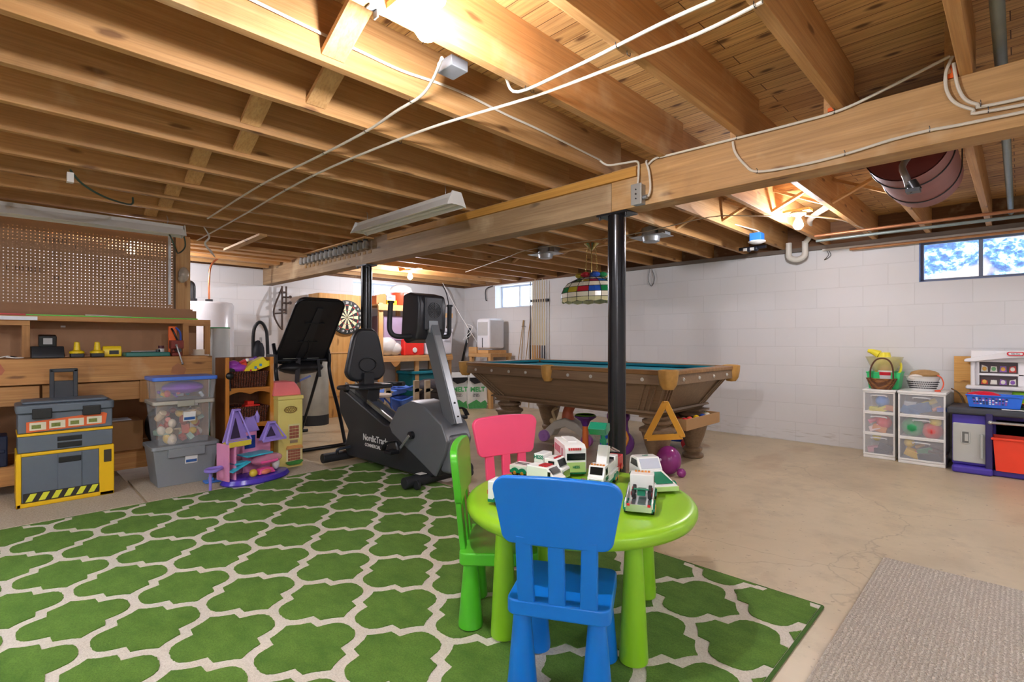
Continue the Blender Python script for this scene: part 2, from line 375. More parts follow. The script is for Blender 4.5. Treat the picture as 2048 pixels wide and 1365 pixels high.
# ---- the yard outside the windows: frosted hedge and pale ground
def m_yard():
    t = NT('frosted_hedge'); v = t.coord()
    a = t.noise(v, 9, 8, .75); b_ = t.noise(v, 1.1, 3)
    c = t.ramp(a, [(.42, '14305c'), (.50, '2f5f88'), (.56, '8e98a8')])
    c = t.mix(t.ramp(b_, [(.47, 0.0), (.53, 1.0)]), c, '94806f')
    t.l(c, t.b.inputs['Base Color']); t.rough(.9); t.b.inputs['Emission Strength'].default_value = 0; return t.m
bank = MB(); NX = 26; NZ = 9
rnd = random.Random(3)
gv = [(-4+8*i/NX, 7.7+.16*rnd.random()+j*.16, -.1+.28*j) for j in range(NZ+5) for i in range(NX+1)]
bank.add(gv, [(j*(NX+1)+i, j*(NX+1)+i+1, (j+1)*(NX+1)+i+1, (j+1)*(NX+1)+i) for j in range(NZ+4) for i in range(NX)])
tag(bank.build('hedge', m_yard()), 'frosty blue and white hedge seen outside the right hand window', 'hedge')
# ---- the girder and its posts
gd = thing('support_beam', 'long brown timber girder carrying the ceiling joists on two black posts', 'beam', (-3.6, 2.6, 1.835))
BX = lambda x: x+3.6
for (a, b, m_) in ((-7.25, -1.70, wood('girder_worn', 'b39873', '9a7d5b', 'x', dark='67543f', var=.03)), (-1.695, 2.55, JWx)):
    MB().box(BX(a), BX(b), -.06 if a < -3 else -.065, .07, 0, .235).build('timber', m_, gd, bevel=.004)
MB().box(BX(-4.1), BX(-1.52), -.085, -.06, .168, .222).build('ledger_strip', wood('ledger_yellow', 'd6a04c', 'c78f3e', 'x', dark='94602a'), gd, bevel=.002, label='yellow pine ledger strip')
for x, top, who in ((-1.70, 1.835, 'nearer black steel post under the girder joint beside the play table'), (-4.62, 1.835, 'farther black steel post behind the exercise bike')):
    p = thing('support_post', who, 'post', (x, 2.6, 0), group=None)
    MB().cyl((0, 0, .012), (0, 0, top-.012), .053, n=32).build('post_tube', pl('141519', .22, .1, .25, 0, 5), p)
    MB().box(-.105, .105, -.06, .06, top-.012, top-.001).cyl((-.09, -.045, top-.03), (-.09, -.045, top-.012), .008).cyl((.09, -.045, top-.03), (.09, -.045, top-.012), .008).build('cap_plate', BLACK, p)
    MB().box(-.1, .1, -.1, .1, .0, .012).build('base_plate', BLACK, p)
# ---- jars hanging under a shelf board on the girder
sh = MB().box(-5.97, -4.36, 2.43, 2.535, 2.05, 2.064).build('jar_board', PINEx, bevel=.002); tag(sh, 'thin yellow board holding the row of hanging glass jars on the girder', 'board')
jg = glassy('jar_glass', 'cfd3d2', .42, .08)
jt = thing('glass_jar', 'small glass jar of nails hung lid-up under the board on the girder', 'jar', (0, 0, 0), group='glass jars hanging from the girder')
MB().lathe([(.024, 0), (.031, .006), (.031, .055), (.022, .07), (.022, .078)], n=12).build('jar_body', jg, jt)
MB().cyl((0, 0, .078), (0, 0, .092), .026, n=12).build('lid', DKST, jt)
MB().cyl((0, 0, .004), (0, 0, .04), .027, n=10).build('contents', pl('7d7468', .6, .4, .3, .4, 60), jt)
for k in range(15):
    j = jt if k == 0 else copy_tree(jt); j.location = (-4.43-.103*k, 2.485, 1.958); j['label'] = 'small glass jar of nails, '+ORD[k]+' from the right in the row hanging on the girder'
for k in range(15):
    o = MB().box(-4.47-.103*k, -4.42-.103*k, 2.536, 2.541, 1.925, 1.955)
    tag(o.build('paper_tag', pl('9a7440', .7, 0, .1)), 'small brown square, '+ORD[k]+' from the right below the hanging jars', 'tag', 'brown tags below the jars')
# ---- junction box on the girder
jb = thing('junction_box', 'grey metal switch box screwed to the girder beside the post', 'electrical box', (-1.5, 2.508, 1.835))
MB().box(-.03, .03, -.02, .027, .0, .11).build('box_body', GALV, jb, bevel=.004)
MB().box(-.033, .033, -.026, -.02, -.003, .113).build('cover_plate', pl('b9bcb8', .35, .6, .05), jb, bevel=.003)
MB().cyl((0, -.03, .03), (0, -.026, .03), .004).cyl((0, -.03, .055), (0, -.026, .055), .005).cyl((0, -.03, .08), (0, -.026, .08), .004).build('screw', DKST, jb)
MB().cyl((.03, 0, .035), (.055, 0, .035), .012).build('connector', GALV, jb)
# ---- cables
def cable(pts, label, r=.006, mat=None, name='electric_cable', flat=None):
    return tag(MB().tube(pts, r, 8, 5, flat=flat).build(name, mat or CABLE), label, 'cable')
zc = ZJ-.008
cable([(-4.62, 1.196, zc), (-3.405, 1.175, zc), (-2.628, 1.209, zc), (-2.158, 1.221, zc), (-1.9, 1.205, zc), (-1.708, 1.2, zc), (-1.579, 1.165, zc+.006), (-1.423, 1.09, zc)], 'white cable sagging from the bright ceiling bulb across the joists toward the workbench')
cable([(-6.6, 1.40, zc), (-4.5, 1.363, zc), (-3.437, 1.33, zc), (-2.843, 1.33, zc), (-2.268, 1.37, zc), (-1.857, 1.42, zc), (-1.383, 1.52, zc), (-1.007, 1.56, zc), (-.729, 1.58, zc), (-.528, 1.562, zc)], 'longest straight white cable stapled across the joists from upper right to the workbench')
cable([(-1.738, .45, 2.175), (-1.738, .802, 2.159), (-1.738, .936, 2.157), (-1.738, 1.129, 2.152), (-1.738, 1.301, 2.166), (-1.738, 1.464, 2.171), (-1.738, 1.713, 2.16), (-1.738, 1.964, 2.157), (-1.738, 2.492, 2.136)], 'white cable stapled along the side of one joist and ending at the girder', flat=(.5, 1, 1))
cable([(-1.43, 1.41, zc+.05), (-1.403, 1.45, zc), (-1.13, 1.46, zc), (-.939, 1.454, zc), (-.774, 1.449, zc), (-.621, 1.455, zc)], 'short white cable across three joists above the play table')
yg = 2.523
cable([(-1.448, yg, 2.05), (-1.405, yg, 2.072), (-1.317, yg, 2.07), (-.99, yg, 2.062), (-.714, yg, 2.056), (-.54, yg, 2.06), (-.385, yg, 2.095), (-.185, yg, 2.15)], 'upper white cable running along the top edge of the girder')
cable([(-.99, yg, 2.05), (-.978, yg, 1.994), (-.931, yg, 1.922), (-.874, yg, 1.877), (-.694, yg, 1.864), (-.522, yg, 1.869), (-.368, yg, 1.885), (-.244, yg, 1.889), (-.116, yg, 1.883), (.4, yg, 1.876), (2.4, yg, 1.88)], 'lower white cable curving down and stapled along the face of the girder')
cable([(-.178, yg, 2.147), (-.197, yg, 2.092), (-.195, yg, 2.026), (-.171, yg, 1.971), (-.122, yg, 1.93), (-.076, yg, 1.91), (.4, yg, 1.90), (2.4, yg, 1.905)], 'outer looping white cable at the right end of the girder')
cable([(-.175, yg, 2.12), (-.164, yg, 2.033), (-.143, yg, 1.975), (-.109, yg, 1.945), (-.062, yg, 1.93), (.4, yg, 1.927), (2.4, yg, 1.93)], 'inner looping white cable at the right end of the girder')
cable([(-1.505, 2.51, 1.945), (-1.503, 2.515, 2.03), (-1.52, 2.53, 2.085), (-1.58, 2.5, 2.085), (-1.66, 2.45, 2.08), (-1.70, 2.43, 2.11)], 'white cable rising from the left of the switch box into the joists')
cable([(-1.44, 2.51, 1.87), (-1.425, 2.505, 1.91), (-1.435, 2.51, 2.0), (-1.455, 2.515, 2.06), (-1.46, 2.53, 2.075)], 'white cable looping from the right side of the switch box')
cable([(-5.6, 4.71, zc), (-4.2, 4.12, zc-.03), (-3.73, 4.04, zc), (-2.82, 4.113, zc), (-2.33, 4.096, zc), (-1.74, 3.983, zc), (-1.486, 4.123, zc-.01), (-1.28, 4.40, zc)], 'thin pale cable strung below the joists above the pool table', .004, pl('b9b0a0', .5))
cable([(-1.9, 4.0, 2.12), (-1.82, 4.5, 2.12), (-1.76, 4.8, 2.11), (-1.72, 4.97, 2.10), (-1.72, 5.0, 2.07)], 'white cable leading to the blue plastic box', .006)
cable([(-1.20, 4.5, 2.07), (-1.05, 4.9, 2.08), (-.98, 5.3, 2.07), (-.95, 5.55, 2.06)], 'white cable from the lit bulb holder toward the right wall pipes', .006)
# staples, each a part of the cable it holds
def staples(cb, L, wall=False):
    for (x, y, z) in L:
        o = MB().tube([(-.010, 0, 0), (-.009, 0, -.015), (.009, 0, -.015), (.010, 0, 0)], .0014, 5, 2).build('staple', DKST, None)
        o.rotation_euler = (0, 0, R(90)) if not wall else (R(90), R(wall), 0); o.parent = cb; o.location = Vector((x, y, z))-cb.location
CB_ = [o for o in COL.objects if o.name.startswith('electric_cable')]
staples(CB_[0], [(-3.39, 1.175, ZJ-.015), (-2.58, 1.212, ZJ-.015), (-2.17, 1.221, ZJ-.015), (-1.77, 1.203, ZJ-.015)])
staples(CB_[1], [(x, 1.33+max(0, x+2.9)*.1, ZJ-.015) for x in (-3.39, -2.98, -2.58, -2.17, -1.77, -1.36, -.95, -.55)])
staples(CB_[3], [(-1.36, 1.455, ZJ-.015), (-.95, 1.455, ZJ-.015), (-.6, 1.455, ZJ-.015)])
staples(CB_[4], [(-1.38, 2.52, 2.072), (-.97, 2.52, 2.062), (-.56, 2.52, 2.058)], 90)
staples(CB_[5], [(-.874, 2.52, 1.877), (-.522, 2.52, 1.869), (-.244, 2.52, 1.889)], 90)
staples(CB_[6], [(-.08, 2.52, 1.91)], 90); staples(CB_[7], [(-.10, 2.52, 1.94)], 90)
# ---- bulbs
BG = emis('lit_bulb', 'f7f6ff', BULB)
BF = emis('lit_bulb_far', 'f7f6ff', BULB*.75)
def bulb(label, loc, r=.034, mat=None):
    t = thing('light_bulb', label, 'light', loc)
    MB().lathe([(0.0, -r), (r*.6, -r*.8), (r*.95, -r*.3), (r, .0), (r*.86, r*.6), (r*.5, r*1.35), (r*.4, r*1.6)], n=16).build('bulb_glass', mat or BG, t)
    MB().lathe([(.018, r*1.5), (.02, r*1.5+.012), (.03, r*1.5+.02), (.055, r*1.5+.03), (.057, r*1.5+.04), (.045, r*1.5+.046)], n=20).build('lamp_holder', WHITE, t)
    return t
bulb('bright bare bulb hanging at the top of the view above the rug', (-1.20, .865, 1.972), .036)
MB_ = MB().box(-1.36, -.94, .82, .91, 2.0705, 2.09).build('mounting_board', PINEx); tag(MB_, 'short board bracing the bright bulb between two joists', 'board')
bulb('lit bulb in a white holder near the right wall pipes', (-1.24, 4.46, 1.995), .036, BF)
tag(MB().box(-1.34, -1.15, 4.41, 4.51, 2.096, 2.115).build('mounting_board', PINEx), 'board above the lit bulb near the right wall', 'board')
bulb('small lit bulb over the storage shelves in the far corner', (-6.05, 4.08, 1.974), .034)
tag(MB().box(-6.3, -5.8, 4.04, 4.12, 2.0705, 2.085).build('mounting_board', PINEx), 'board above the small far bulb', 'board')
tag(MB().box(-6.5, -6.1, .91, .99, 2.0705, 2.085).build('mounting_board', PINEx), 'board above the bulb behind the pegboard', 'board')
bulb('lit bulb shining through the holes of the pegboard', (-6.3, .953, 1.974), .034)
# unseen bulb added behind the photographer as fill light
for i, (x, y) in enumerate(((1.9, -1.9),)):
    bulb(('added fill bulb behind the photographer near the front wall', 'added fill bulb right of the photographer', 'added fill bulb over the floor left of the photographer', 'added fill bulb right of the play kitchen')[i], (x, y, 1.99), .036)
# clips beside the near bulb
ub = thing('wire_clamp', 'grey metal clamp on the joist beside the bright bulb', 'clamp', (-1.36, .80, 2.07))
MB().box(-.012, .012, -.03, .03, -.006, .0).box(-.012, .012, -.006, .0, -.03, .0).build('clamp_plate', GALV, ub, bevel=.002)
jc = tag(MB().box(-1.56, -1.47, 1.17, 1.25, 2.09, 2.13).build('junction_box', GALV, bevel=.004), 'grey steel box between the joists right of the bright bulb', 'electrical box')
# ---- fluorescent fixtures
def shoplight(label, loc, rz, L, tube=None):
    t = thing('shop_light', label, 'light fixture', loc, rz)
    wm = pl('d9d8d2', .35, 0, .06); h = L/2
    for s_ in (-1, 1):
        pass
    prof = [(-.075, -.055), (-.035, .0), (.035, .0), (.075, -.055), (.072, -.056), (.033, -.006), (-.033, -.006), (-.072, -.056)]
    MB().prism(prof, -h, h, 'x').build('reflector', wm, t, bevel=.001)
    MB().prism([(-.03, 0), (.03, 0), (.022, .03), (-.022, .03)], -h+.01, h-.01, 'x').build('ballast_cover', wm, t)
    for s_ in (-1, 1): MB().prism([(-.078, -.06), (-.036, .034), (.036, .034), (.078, -.06), (.04, -.05), (-.04, -.05)], s_*h-.004, s_*h+.004, 'x').build('end_cap', wm, t)
    for y in (-.03, .03): MB().cyl((-h+.02, y, -.03), (h-.02, y, -.03), .015, n=14).build('fluorescent_tube', tube or pl('e6e5e0', .3), t)
    for x in (-h+.12, h-.12): MB().tube([(x, 0, .03), (x+.01, 0, .06), (x, 0, .10)], .002, 6, 2).build('hanging_chain', STEEL, t)
    return t
shoplight('white hooded shop light hanging under the joists in front of the girder', (-3.17, 2.07, 2.0), 0, 1.24)
pf = shoplight('long white shop light above the pegboard', (-4.95, .38, 2.005), 90, 1.45)
LT = emis('fill_tube', 'f4f6ff', FILL_TUBE)  # the four unseen shop lights below are added to brighten the room
shoplight('added fill shop light behind the photographer along the front of the basement', (.9, -1.4, 2.0), 45, 1.24, LT)
shoplight('added fill shop light left of the photographer over the open floor', (-2.6, -1.0, 2.0), 0, 1.24, emis('bright_fill_tube', 'f4f6ff', FILL_TUBE*2))
shoplight('added fill shop light right of the photographer near the girder', (1.5, 1.5, 2.0), 90, 1.24, LT)
shoplight('added fill shop light right of the photographer beyond the girder', (1.3, 4.4, 2.0), 90, 1.24, LT)

for x, z, lb in ((-.57, 2.071, 'orange plastic clamp on top of the girder at the second joist from the right'), (-.185, 2.071, 'orange plastic clamp on top of the girder at the right end joist')):
    tag(MB().prism([(-.02, 0), (.02, 0), (.025, .02), (.012, .055), (-.004, .05), (.004, .02), (-.02, .015)], -.012, .012, 'y', lambda p: (p[0]+x, p[1]+2.525+.02, p[2]+z)).build('plastic_clamp', pl('e8641e', .35), bevel=.002), lb, 'clamp')
# ================================================================ rug and carpets
def m_pile(name, c1, c2, fine=160):
    t = NT(name); v = t.coord()
    a = t.noise(t.coord((1, 1.8, 1)), 7, 5, .7); b = t.noise(v, fine, 3, .8)
    c = t.ramp(a, [(.3, c1), (.7, c2)]); c = t.mix(t.ramp(b, [(.35, .5), (.6, 0.0)]), c, '35590f' if 'green' in name else 'b8ad9a', 'MIX')
    t.l(c, t.b.inputs['Base Color']); t.rough(.95)
    t.bump(b, .8, .006); return t.m
rug = thing('area_rug', 'green rug with a cream trellis pattern under the play table', 'rug', (-2.327, 1.0, 0))
RX, RY = -2.327, 1.0; rx0, rx1, ry0, ry1 = -4.09-RX, -.565-RX, -.5-RY, 2.352-RY
MB().box(rx0, rx1, ry0, ry1, 0, .010).build('cream_ground', m_pile('cream_pile', 'ebe4d8', 'e0d7c8'), rug, bevel=.003)
qd = [(0, .166), (.028, .165), (.054, .155), (.071, .137), (.080, .115), (.090, .078), (.138, .074), (.148, .050), (.162, .024), (.181, 0)]
cell = qd+[(x, -y) for x, y in reversed(qd[:-1])]+[(-x, -y) for x, y in qd[1:]]+[(-x, y) for x, y in reversed(qd[1:-1])]
def dens(P, step=.006):
    out = []; n = len(P); rr = random.Random(5)
    for i in range(n):
        (a, b), (c, d) = P[i], P[(i+1) % n]; k = max(1, int(math.hypot(c-a, d-b)/step))
        for j in range(k):
            t = j/k; out.append((a+(c-a)*t, b+(d-b)*t))
    return out
cell = dens(cell)
def clip(P, ax, lim, keep_less):
    out = []; n = len(P)
    for i in range(n):
        p, q = P[i], P[(i+1) % n]; ip = (p[ax] <= lim) == keep_less or p[ax] == lim; iq = (q[ax] <= lim) == keep_less or q[ax] == lim
        if ip: out.append(p)
        if ip != iq:
            t = (lim-p[ax])/(q[ax]-p[ax]); out.append((p[0]+(q[0]-p[0])*t, p[1]+(q[1]-p[1])*t))
    return out
gm = MB(); rr = random.Random(11)
for i in range(-16, 17):
    for j in range(-16, 17):
        cx, cy = -1.769-RX+.27*i, 1.132-RY+.183*j
        if (i+j) % 2 or not (rx0-.2 < cx < rx1+.2 and ry0-.2 < cy < ry1+.2): continue
        P = [(cx+x*(1+.015*(rr.random()-.5)), cy+y*(1+.02*(rr.random()-.5))) for x, y in cell]
        e = .006
        for ax, lim, kl in ((0, rx0+e, False), (0, rx1-e, True), (1, ry0+e, False), (1, ry1-e, True)): 
            if P: P = clip(P, ax, lim, kl)
        if len(P) > 3: gm.prism(P, .0095, .0135, 'z')
gm.build('green_pattern', m_pile('green_pile', '4c7420', '6c9236'), rug, smooth=False)
eb = MB()
for a, b in (((rx0, ry0), (rx1, ry0)), ((rx1, ry0), (rx1, ry1)), ((rx1, ry1), (rx0, ry1)), ((rx0, ry1), (rx0, ry0))): eb.cyl((a[0], a[1], .006), (b[0], b[1], .006), .0065, n=8)
eb.build('bound_edge', pl('3f6420', .9, 0, .2, .5, 60), rug)
def m_carpet(name, c1, c2, rib=True):
    t = NT(name); v = t.coord()
    n = t.noise(v, 90, 4, .8); n2 = t.noise(t.coord((1, .25, 1)), 60, 3, .7)
    c = t.ramp(n, [(.35, c1), (.6, c2)])
    if rib:
        wv = t.n('ShaderNodeTexWave'); wv.wave_type = 'BANDS'; wv.bands_direction = 'X'; wv.inputs['Scale'].default_value = 20; wv.inputs['Distortion'].default_value = 5.0; wv.inputs['Detail'].default_value = 3; wv.inputs['Detail Scale'].default_value = 6; t.l(v, wv.inputs[0])
        c = t.mix(t.math('MULTIPLY_ADD', wv.outputs[1], .6), 'a99b86', c); t.bump(t.math('ADD', wv.outputs[1], n2), .9, .008)
    else: t.bump(n, .8, .006)
    t.l(c, t.b.inputs['Base Color']); t.rough(.95); return t.m
tag(MB().box(-.478, 1.9, -1.2, 3.095, 0, .012).build('carpet_remnant', m_carpet('ribbed_carpet', 'c2b6a6', 'e6dccd'), bevel=.004, smooth=False), 'ribbed taupe carpet remnant lying right of the green rug', 'carpet')
CP = m_carpet('beige_carpet', 'a3957f', 'c4b7a2', False)
tag(MB().box(-5.6, -4.105, -.9, .70, 0, .012).build('carpet_remnant', CP, bevel=.004), 'beige carpet piece under the grey and yellow tool box', 'carpet')
tag(MB().box(-4.86, -4.11, .715, 1.98, 0, .012).build('carpet_remnant', CP, bevel=.004), 'beige carpet piece under the grey storage bin and toy castle', 'carpet')
# ================================================================ play table
LIME = pl('93c92a', .32, 0, .03); LIMEL = pl('8bc825', .35, 0, .03)
TX, TY = -1.222, 1.605
pt = thing('play_table', 'round lime green plastic play table covered with toy trucks', 'table', (TX, TY, 0), -19)
MB().lathe([(0, .437), (.40, .437), (.418, .428), (.43, .432), (.438, .448), (.438, .462), (.430, .474), (.415, .4795), (.40, .480), (0, .480)], n=72).build('tabletop', LIME, pt, ang=60)
for k in range(4):
    a = R(90*k); x, y = .325*math.cos(a), .325*math.sin(a)
    MB().lathe([(.040, .013), (.047, .016), (.048, .024), (.027, .437)], c=(x, y, 0), n=28).build('leg', LIMEL, pt)
def kid_chair(label, c, loc, rz, cdark=None):
    m_ = pl(c, .33, 0, .03, spec=.5); t = thing('kids_chair', label, 'chair', loc, rz, 'plastic chairs around the play table')
    MB().prism(rrect(-.157, .157, -.147, .147, .03, 4), .252, .30, 'z').build('seat', m_, t, bevel=.007, seg=3)
    for x in (-.108, .108):
        for y in (-.10, .10):
            MB().lathe([(.038, .013), (.045, .017), (.046, .026), (.026, .255)], c=(x*1.06, y*1.06, 0), n=24).build('leg', m_, t)
    lean = lambda p: (p[0], p[1]-(p[2]-.30)*.10, p[2])
    for x in (-.094, 0, .094):
        MB().prism([(x-.026, .295), (x+.026, .295), (x*1.05+.024, .50), (x*1.05-.024, .50)], -.146, -.124, 'y', lean).build('back_slat', m_, t, bevel=.005)
    # rounded trapezoid back panel, bowed slightly
    P = []
    for (cx, cz, r, a0) in ((.150, .635, .042, 0), (-.150, .635, .042, 90), (-.134, .509, .034, 180), (.134, .509, .034, 270)): P += arc(cx, cz, r, a0, a0+90, 6)
    P2 = []
    for i, p in enumerate(P):
        P2.append(p); q = P[(i+1) % len(P)]
        if abs(p[0]-q[0]) > .1:
            for k in range(1, 8): P2.append((p[0]+(q[0]-p[0])*k/8, p[1]+(q[1]-p[1])*k/8+(.006*math.sin(math.pi*k/8) if p[1] > .6 else 0)))
    MB().prism(P2, -.150, -.122, 'y', lambda p: (p[0], p[1]-(p[2]-.30)*.10+.35*(p[0]**2), p[2])).build('backrest', m_, t, bevel=.006, seg=3)
    return t
kid_chair('blue plastic kids chair with its back to the camera', '0876d6', (-1.041, 1.292, .0), 29.3)
kid_chair('bright green plastic kids chair seen edge-on left of the table', '52bd2b', (-1.461, 1.409, 0), -46.9)
kid_chair('pink plastic kids chair on the far side of the table', 'f8557f', (-1.80, 1.875, 0), -105.4)
for o in [o for o in bpy.data.objects if o.name.startswith(('kids_chair', 'play_table'))]: o.location.z = .0005
# ================================================================ toy trucks
TW = pl('eef0ec', .25, 0, .02); TG = pl('0f7d5c', .25, 0, .03); TK = pl('15181a', .15, 0, .03); TR = pl('c8242e', .3, 0, .05)
TC = pl('cfd2d4', .18, .85, .05); TGOLD = pl('d88a3a', .3, .4, .1); TYR = pl('1a1a1a', .6); TLG = pl('b9d98a', .3)
def wheel(p, x, y, r=.017, hub=TGOLD, w=.012):
    s = 1 if y > 0 else -1
    o = MB().cyl((x, y, r), (x, y+s*w, r), r, n=18).build('wheel', TYR, p, bevel=.002)
    MB().cyl((x, y+s*(w+.0005), r), (x, y+s*(w+.003), r), r*.55, r*.4, n=12).build('hub', hub, o)
def truck(label, loc, rz, L=.30, W=.085, kind='flat', cat='toy truck'):
    t = thing('toy_truck', label, cat, (loc[0], loc[1], .4805), rz); h = L/2; w2 = W/2
    MB().box(-h, h, -w2, w2, .012, .026).build('chassis', TG if kind != 'fire' else TR, t, bevel=.003)
    wx = [-h+.03, -h+.068, h-.045] if kind in ('flat', 'carrier', 'excavator') else [-h+.045, h-.045]
    for x in wx:
        for s in (-1, 1):
            wheel(t, x, s*(w2-.008))
            MB().prism([(x+.022*math.cos(R(a)), .017+.022*math.sin(R(a))) for a in range(0, 181, 20)], s*(w2-.010), s*(w2+.006), 'y').build('fender', TG if kind != 'fire' else TR, t)
    if kind in ('flat', 'carrier', 'excavator'):
        cl = .085   # cab
        cab = [(h, .026), (h, .055), (h-.012, .062), (h-.028, .098), (h-cl, .098), (h-cl, .026)]
        MB().prism(cab, -w2+.004, w2-.004, 'y').build('cab', TW, t, bevel=.003)
        ws = MB().ob((h-.0185, 0, .080), (.003, W-.024, .030), rot(0, -24, 0)).build('windshield', TK, t)
        for s in (-1, 1): MB().box(h-.065, h-.036, s*(w2-.004), s*(w2-.0025), .062, .088).build('side_window', TK, t)
        MB().box(h-.001, h+.004, -w2+.012, w2-.012, .018, .05).build('grille', TC, t, bevel=.001)
        m5 = MB()
        for k in range(5): m5.box(h-.045, h-.036, -.028+.012*k, -.020+.012*k, .098, .103)
        m5.build('roof_lamp', TR if kind == 'flat' else TGOLD, t)
    if kind == 'flat':
        MB().box(-h, h-.088, -w2, w2, .026, .048).build('bed', TW, t, bevel=.002)
        MB().box(h-.135, h-.088, -w2+.002, w2-.002, .048, .112).build('sleeper', TW, t, bevel=.003)
        for s in (-1, 1): text('HESS', .022, (h-.111, s*(w2-.001), .098), FY if s < 0 else rot(90, 0, 180), TG, t, bold=.0006)
        MB().box(-h+.01, h-.14, -.012, -.008, .048, .050).box(-h+.01, h-.14, .008, .012, .048, .050).build('rail', DKST, t)
    if kind == 'carrier':
        MB().box(-h, h-.09, -w2+.002, w2-.002, .026, .034).build('bed', TC, t)
        for s in (-1, 1):
            MB().prism([(-h, .026), (-h, .046), (-h+.03, .052), (h-.10, .060), (h-.10, .026)], s*w2, s*(w2-.005), 'y').build('side_panel', TW, t, bevel=.001)
            m6 = MB()
            for k in range(6): m6.box(-h+.04+.022*k, -h+.052+.022*k, s*(w2+.0005), s*(w2+.002), .044, .051)
            m6.build('panel_slot', TK, t)
            MB().tube([(-h+.02, s*(w2-.003), .055), (-h+.07, s*(w2-.003), .066), (h-.1, s*(w2-.003), .070)], .002, 6, 3).build('rail', TC, t)
        MB().box(-h-.004, -h, -w2+.004, w2-.004, .014, .04).build('rear_bumper', TC, t, bevel=.001)
        for s in (-1, 1): MB().box(-h-.006, -h-.003, s*(w2-.018), s*(w2-.008), .034, .042).build('tail_light', TR, t)
    if kind == 'excavator':
        MB().box(-h, h-.09, -w2, w2, .026, .05).build('bed', TW, t, bevel=.002)
        MB().box(-h+.02, h-.10, -w2+.01, w2-.01, .05, .085).build('engine_house', TW, t, bevel=.004)
        m7 = MB()
        for k in range(6): m7.box(-h+.03+.012*k, -h+.036+.012*k, -w2+.012, w2-.012, .085, .089)
        m7.build('vent_slat', TC, t)
        for s in (-1, 1): text('HESS', .02, (h-.055, s*(w2+.0005-.004), .045), FY if s < 0 else rot(90, 0, 180), TG, t, bold=.0005)
        MB().prism([(h-.13, .08), (h-.16, .155), (h-.125, .165), (h-.085, .085)], -.022, .022, 'y').build('boom_base', TW, t, bevel=.003)
        a = MB().tube([(h-.14, 0, .155), (h-.128, 0, .19), (h-.105, 0, .225), (h-.10, 0, .245)], [.013, .009, .010, .008], 8, 3).box(h-.148, h-.122, -.014, .014, .172, .188).box(h-.122, h-.10, -.013, .013, .212, .226)
        a.build('boom_arm', TG, t)
        MB().prism([(h-.105, .232), (h-.10, .262), (h-.06, .268), (h-.025, .245), (h-.05, .218), (h-.085, .225)], -.038, .034, 'y').build('bucket', TG, t, bevel=.002)
        for s in (-1, 1): MB().prism([(h, .03), (h+.05, .012), (h+.05, .02), (h, .05)], s*w2, s*(w2+.02), 'y').build('ramp', TC, t)
    if kind == 'bus':
        MB().prism([(-h, .02), (-h, .132), (-h+.006, .14), (h-.02, .14), (h, .125), (h+.004, .06), (h+.004, .02)], -w2, w2, 'y').build('body', TW, t, bevel=.004)
        MB().ob((h+.0035, 0, .090), (.003, W-.012, .030), rot(0, 3, 0)).build('windshield', TK, t)
        MB().box(h+.0042, h+.006, -w2+.006, w2-.006, .024, .066).build('grille', TLG, t)
        m5 = MB()
        for k in range(6): m5.box(h-.004, h+.004, -w2+.014+.010*k, -w2+.021+.010*k, .118, .128)
        m5.build('marker_lamp', TR, t)
        text('HESS', .015, (h+.0065, 0, .045), FX, TG, t, bold=.0005)
        for s in (-1, 1):
            MB().box(-h+.02, h-.09, s*w2, s*(w2+.001), .085, .118).box(h-.07, h-.045, s*w2, s*(w2+.001), .04, .118).build('side_window', pl('c98790', .2), t)
        MB().box(-h+.03, h-.06, -.02, .02, .14, .147).build('roof_hatch', TW, t, bevel=.002)
    if kind == 'suv':
        MB().prism([(-h, .02), (-h, .06), (-h+.012, .098), (-h+.03, .106), (-h+.085, .106), (-h+.12, .062), (-h+.12, .02)], -w2, w2, 'y').build('cab', TW, t, bevel=.004)
        MB().ob((-h+.104, 0, .083), (.003, W-.016, .045), rot(0, -38, 0)).build('windshield', pl('c4cad6', .12), t)
        for s in (-1, 1): MB().prism([(-h+.02, .068), (-h+.03, .095), (-h+.082, .095), (-h+.098, .068)], s*w2, s*(w2+.001), 'y').build('side_window', TK, t)
        MB().prism([(-h+.12, .02), (-h+.12, .058), (h, .030), (h, .016)], -w2+.002, w2-.002, 'y').build('bed', TW, t, bevel=.002)
        MB().ob((.06, 0, .0465), (L-.15, W-.03, .003), rot(0, 8.8, 0)).build('bed_panel', TG, t)
        MB().box(h, h+.006, -w2+.002, w2-.002, .012, .03).build('bumper', TLG, t, bevel=.001)
        text('HESS', .012, (-h+.055, 0, .1075), rot(0, 0, 90), TG, t, bold=.0004)
    if kind == 'fire':
        MB().box(-h, h-.06, -w2, w2, .026, .07).build('body', TR, t, bevel=.003)
        MB().prism([(h, .026), (h, .055), (h-.01, .09), (h-.055, .09), (h-.055, .026)], -w2, w2, 'y').build('cab', TW, t, bevel=.003)
        MB().ob((h-.003, 0, .073), (.003, W-.014, .028), rot(0, -16, 0)).build('windshield', TK, t)
        ld = MB(); 
        for s in (-1, 1): ld.bar((-h, s*.012, .080), (h-.02, s*.012, .125), .004, .006)
        for k in range(9): ld.bar((-h+.01+.022*k, -.012, .083+.0045*k), (-h+.01+.022*k, .012, .083+.0045*k), .003, .003)
        ld.build('ladder', TC, t)
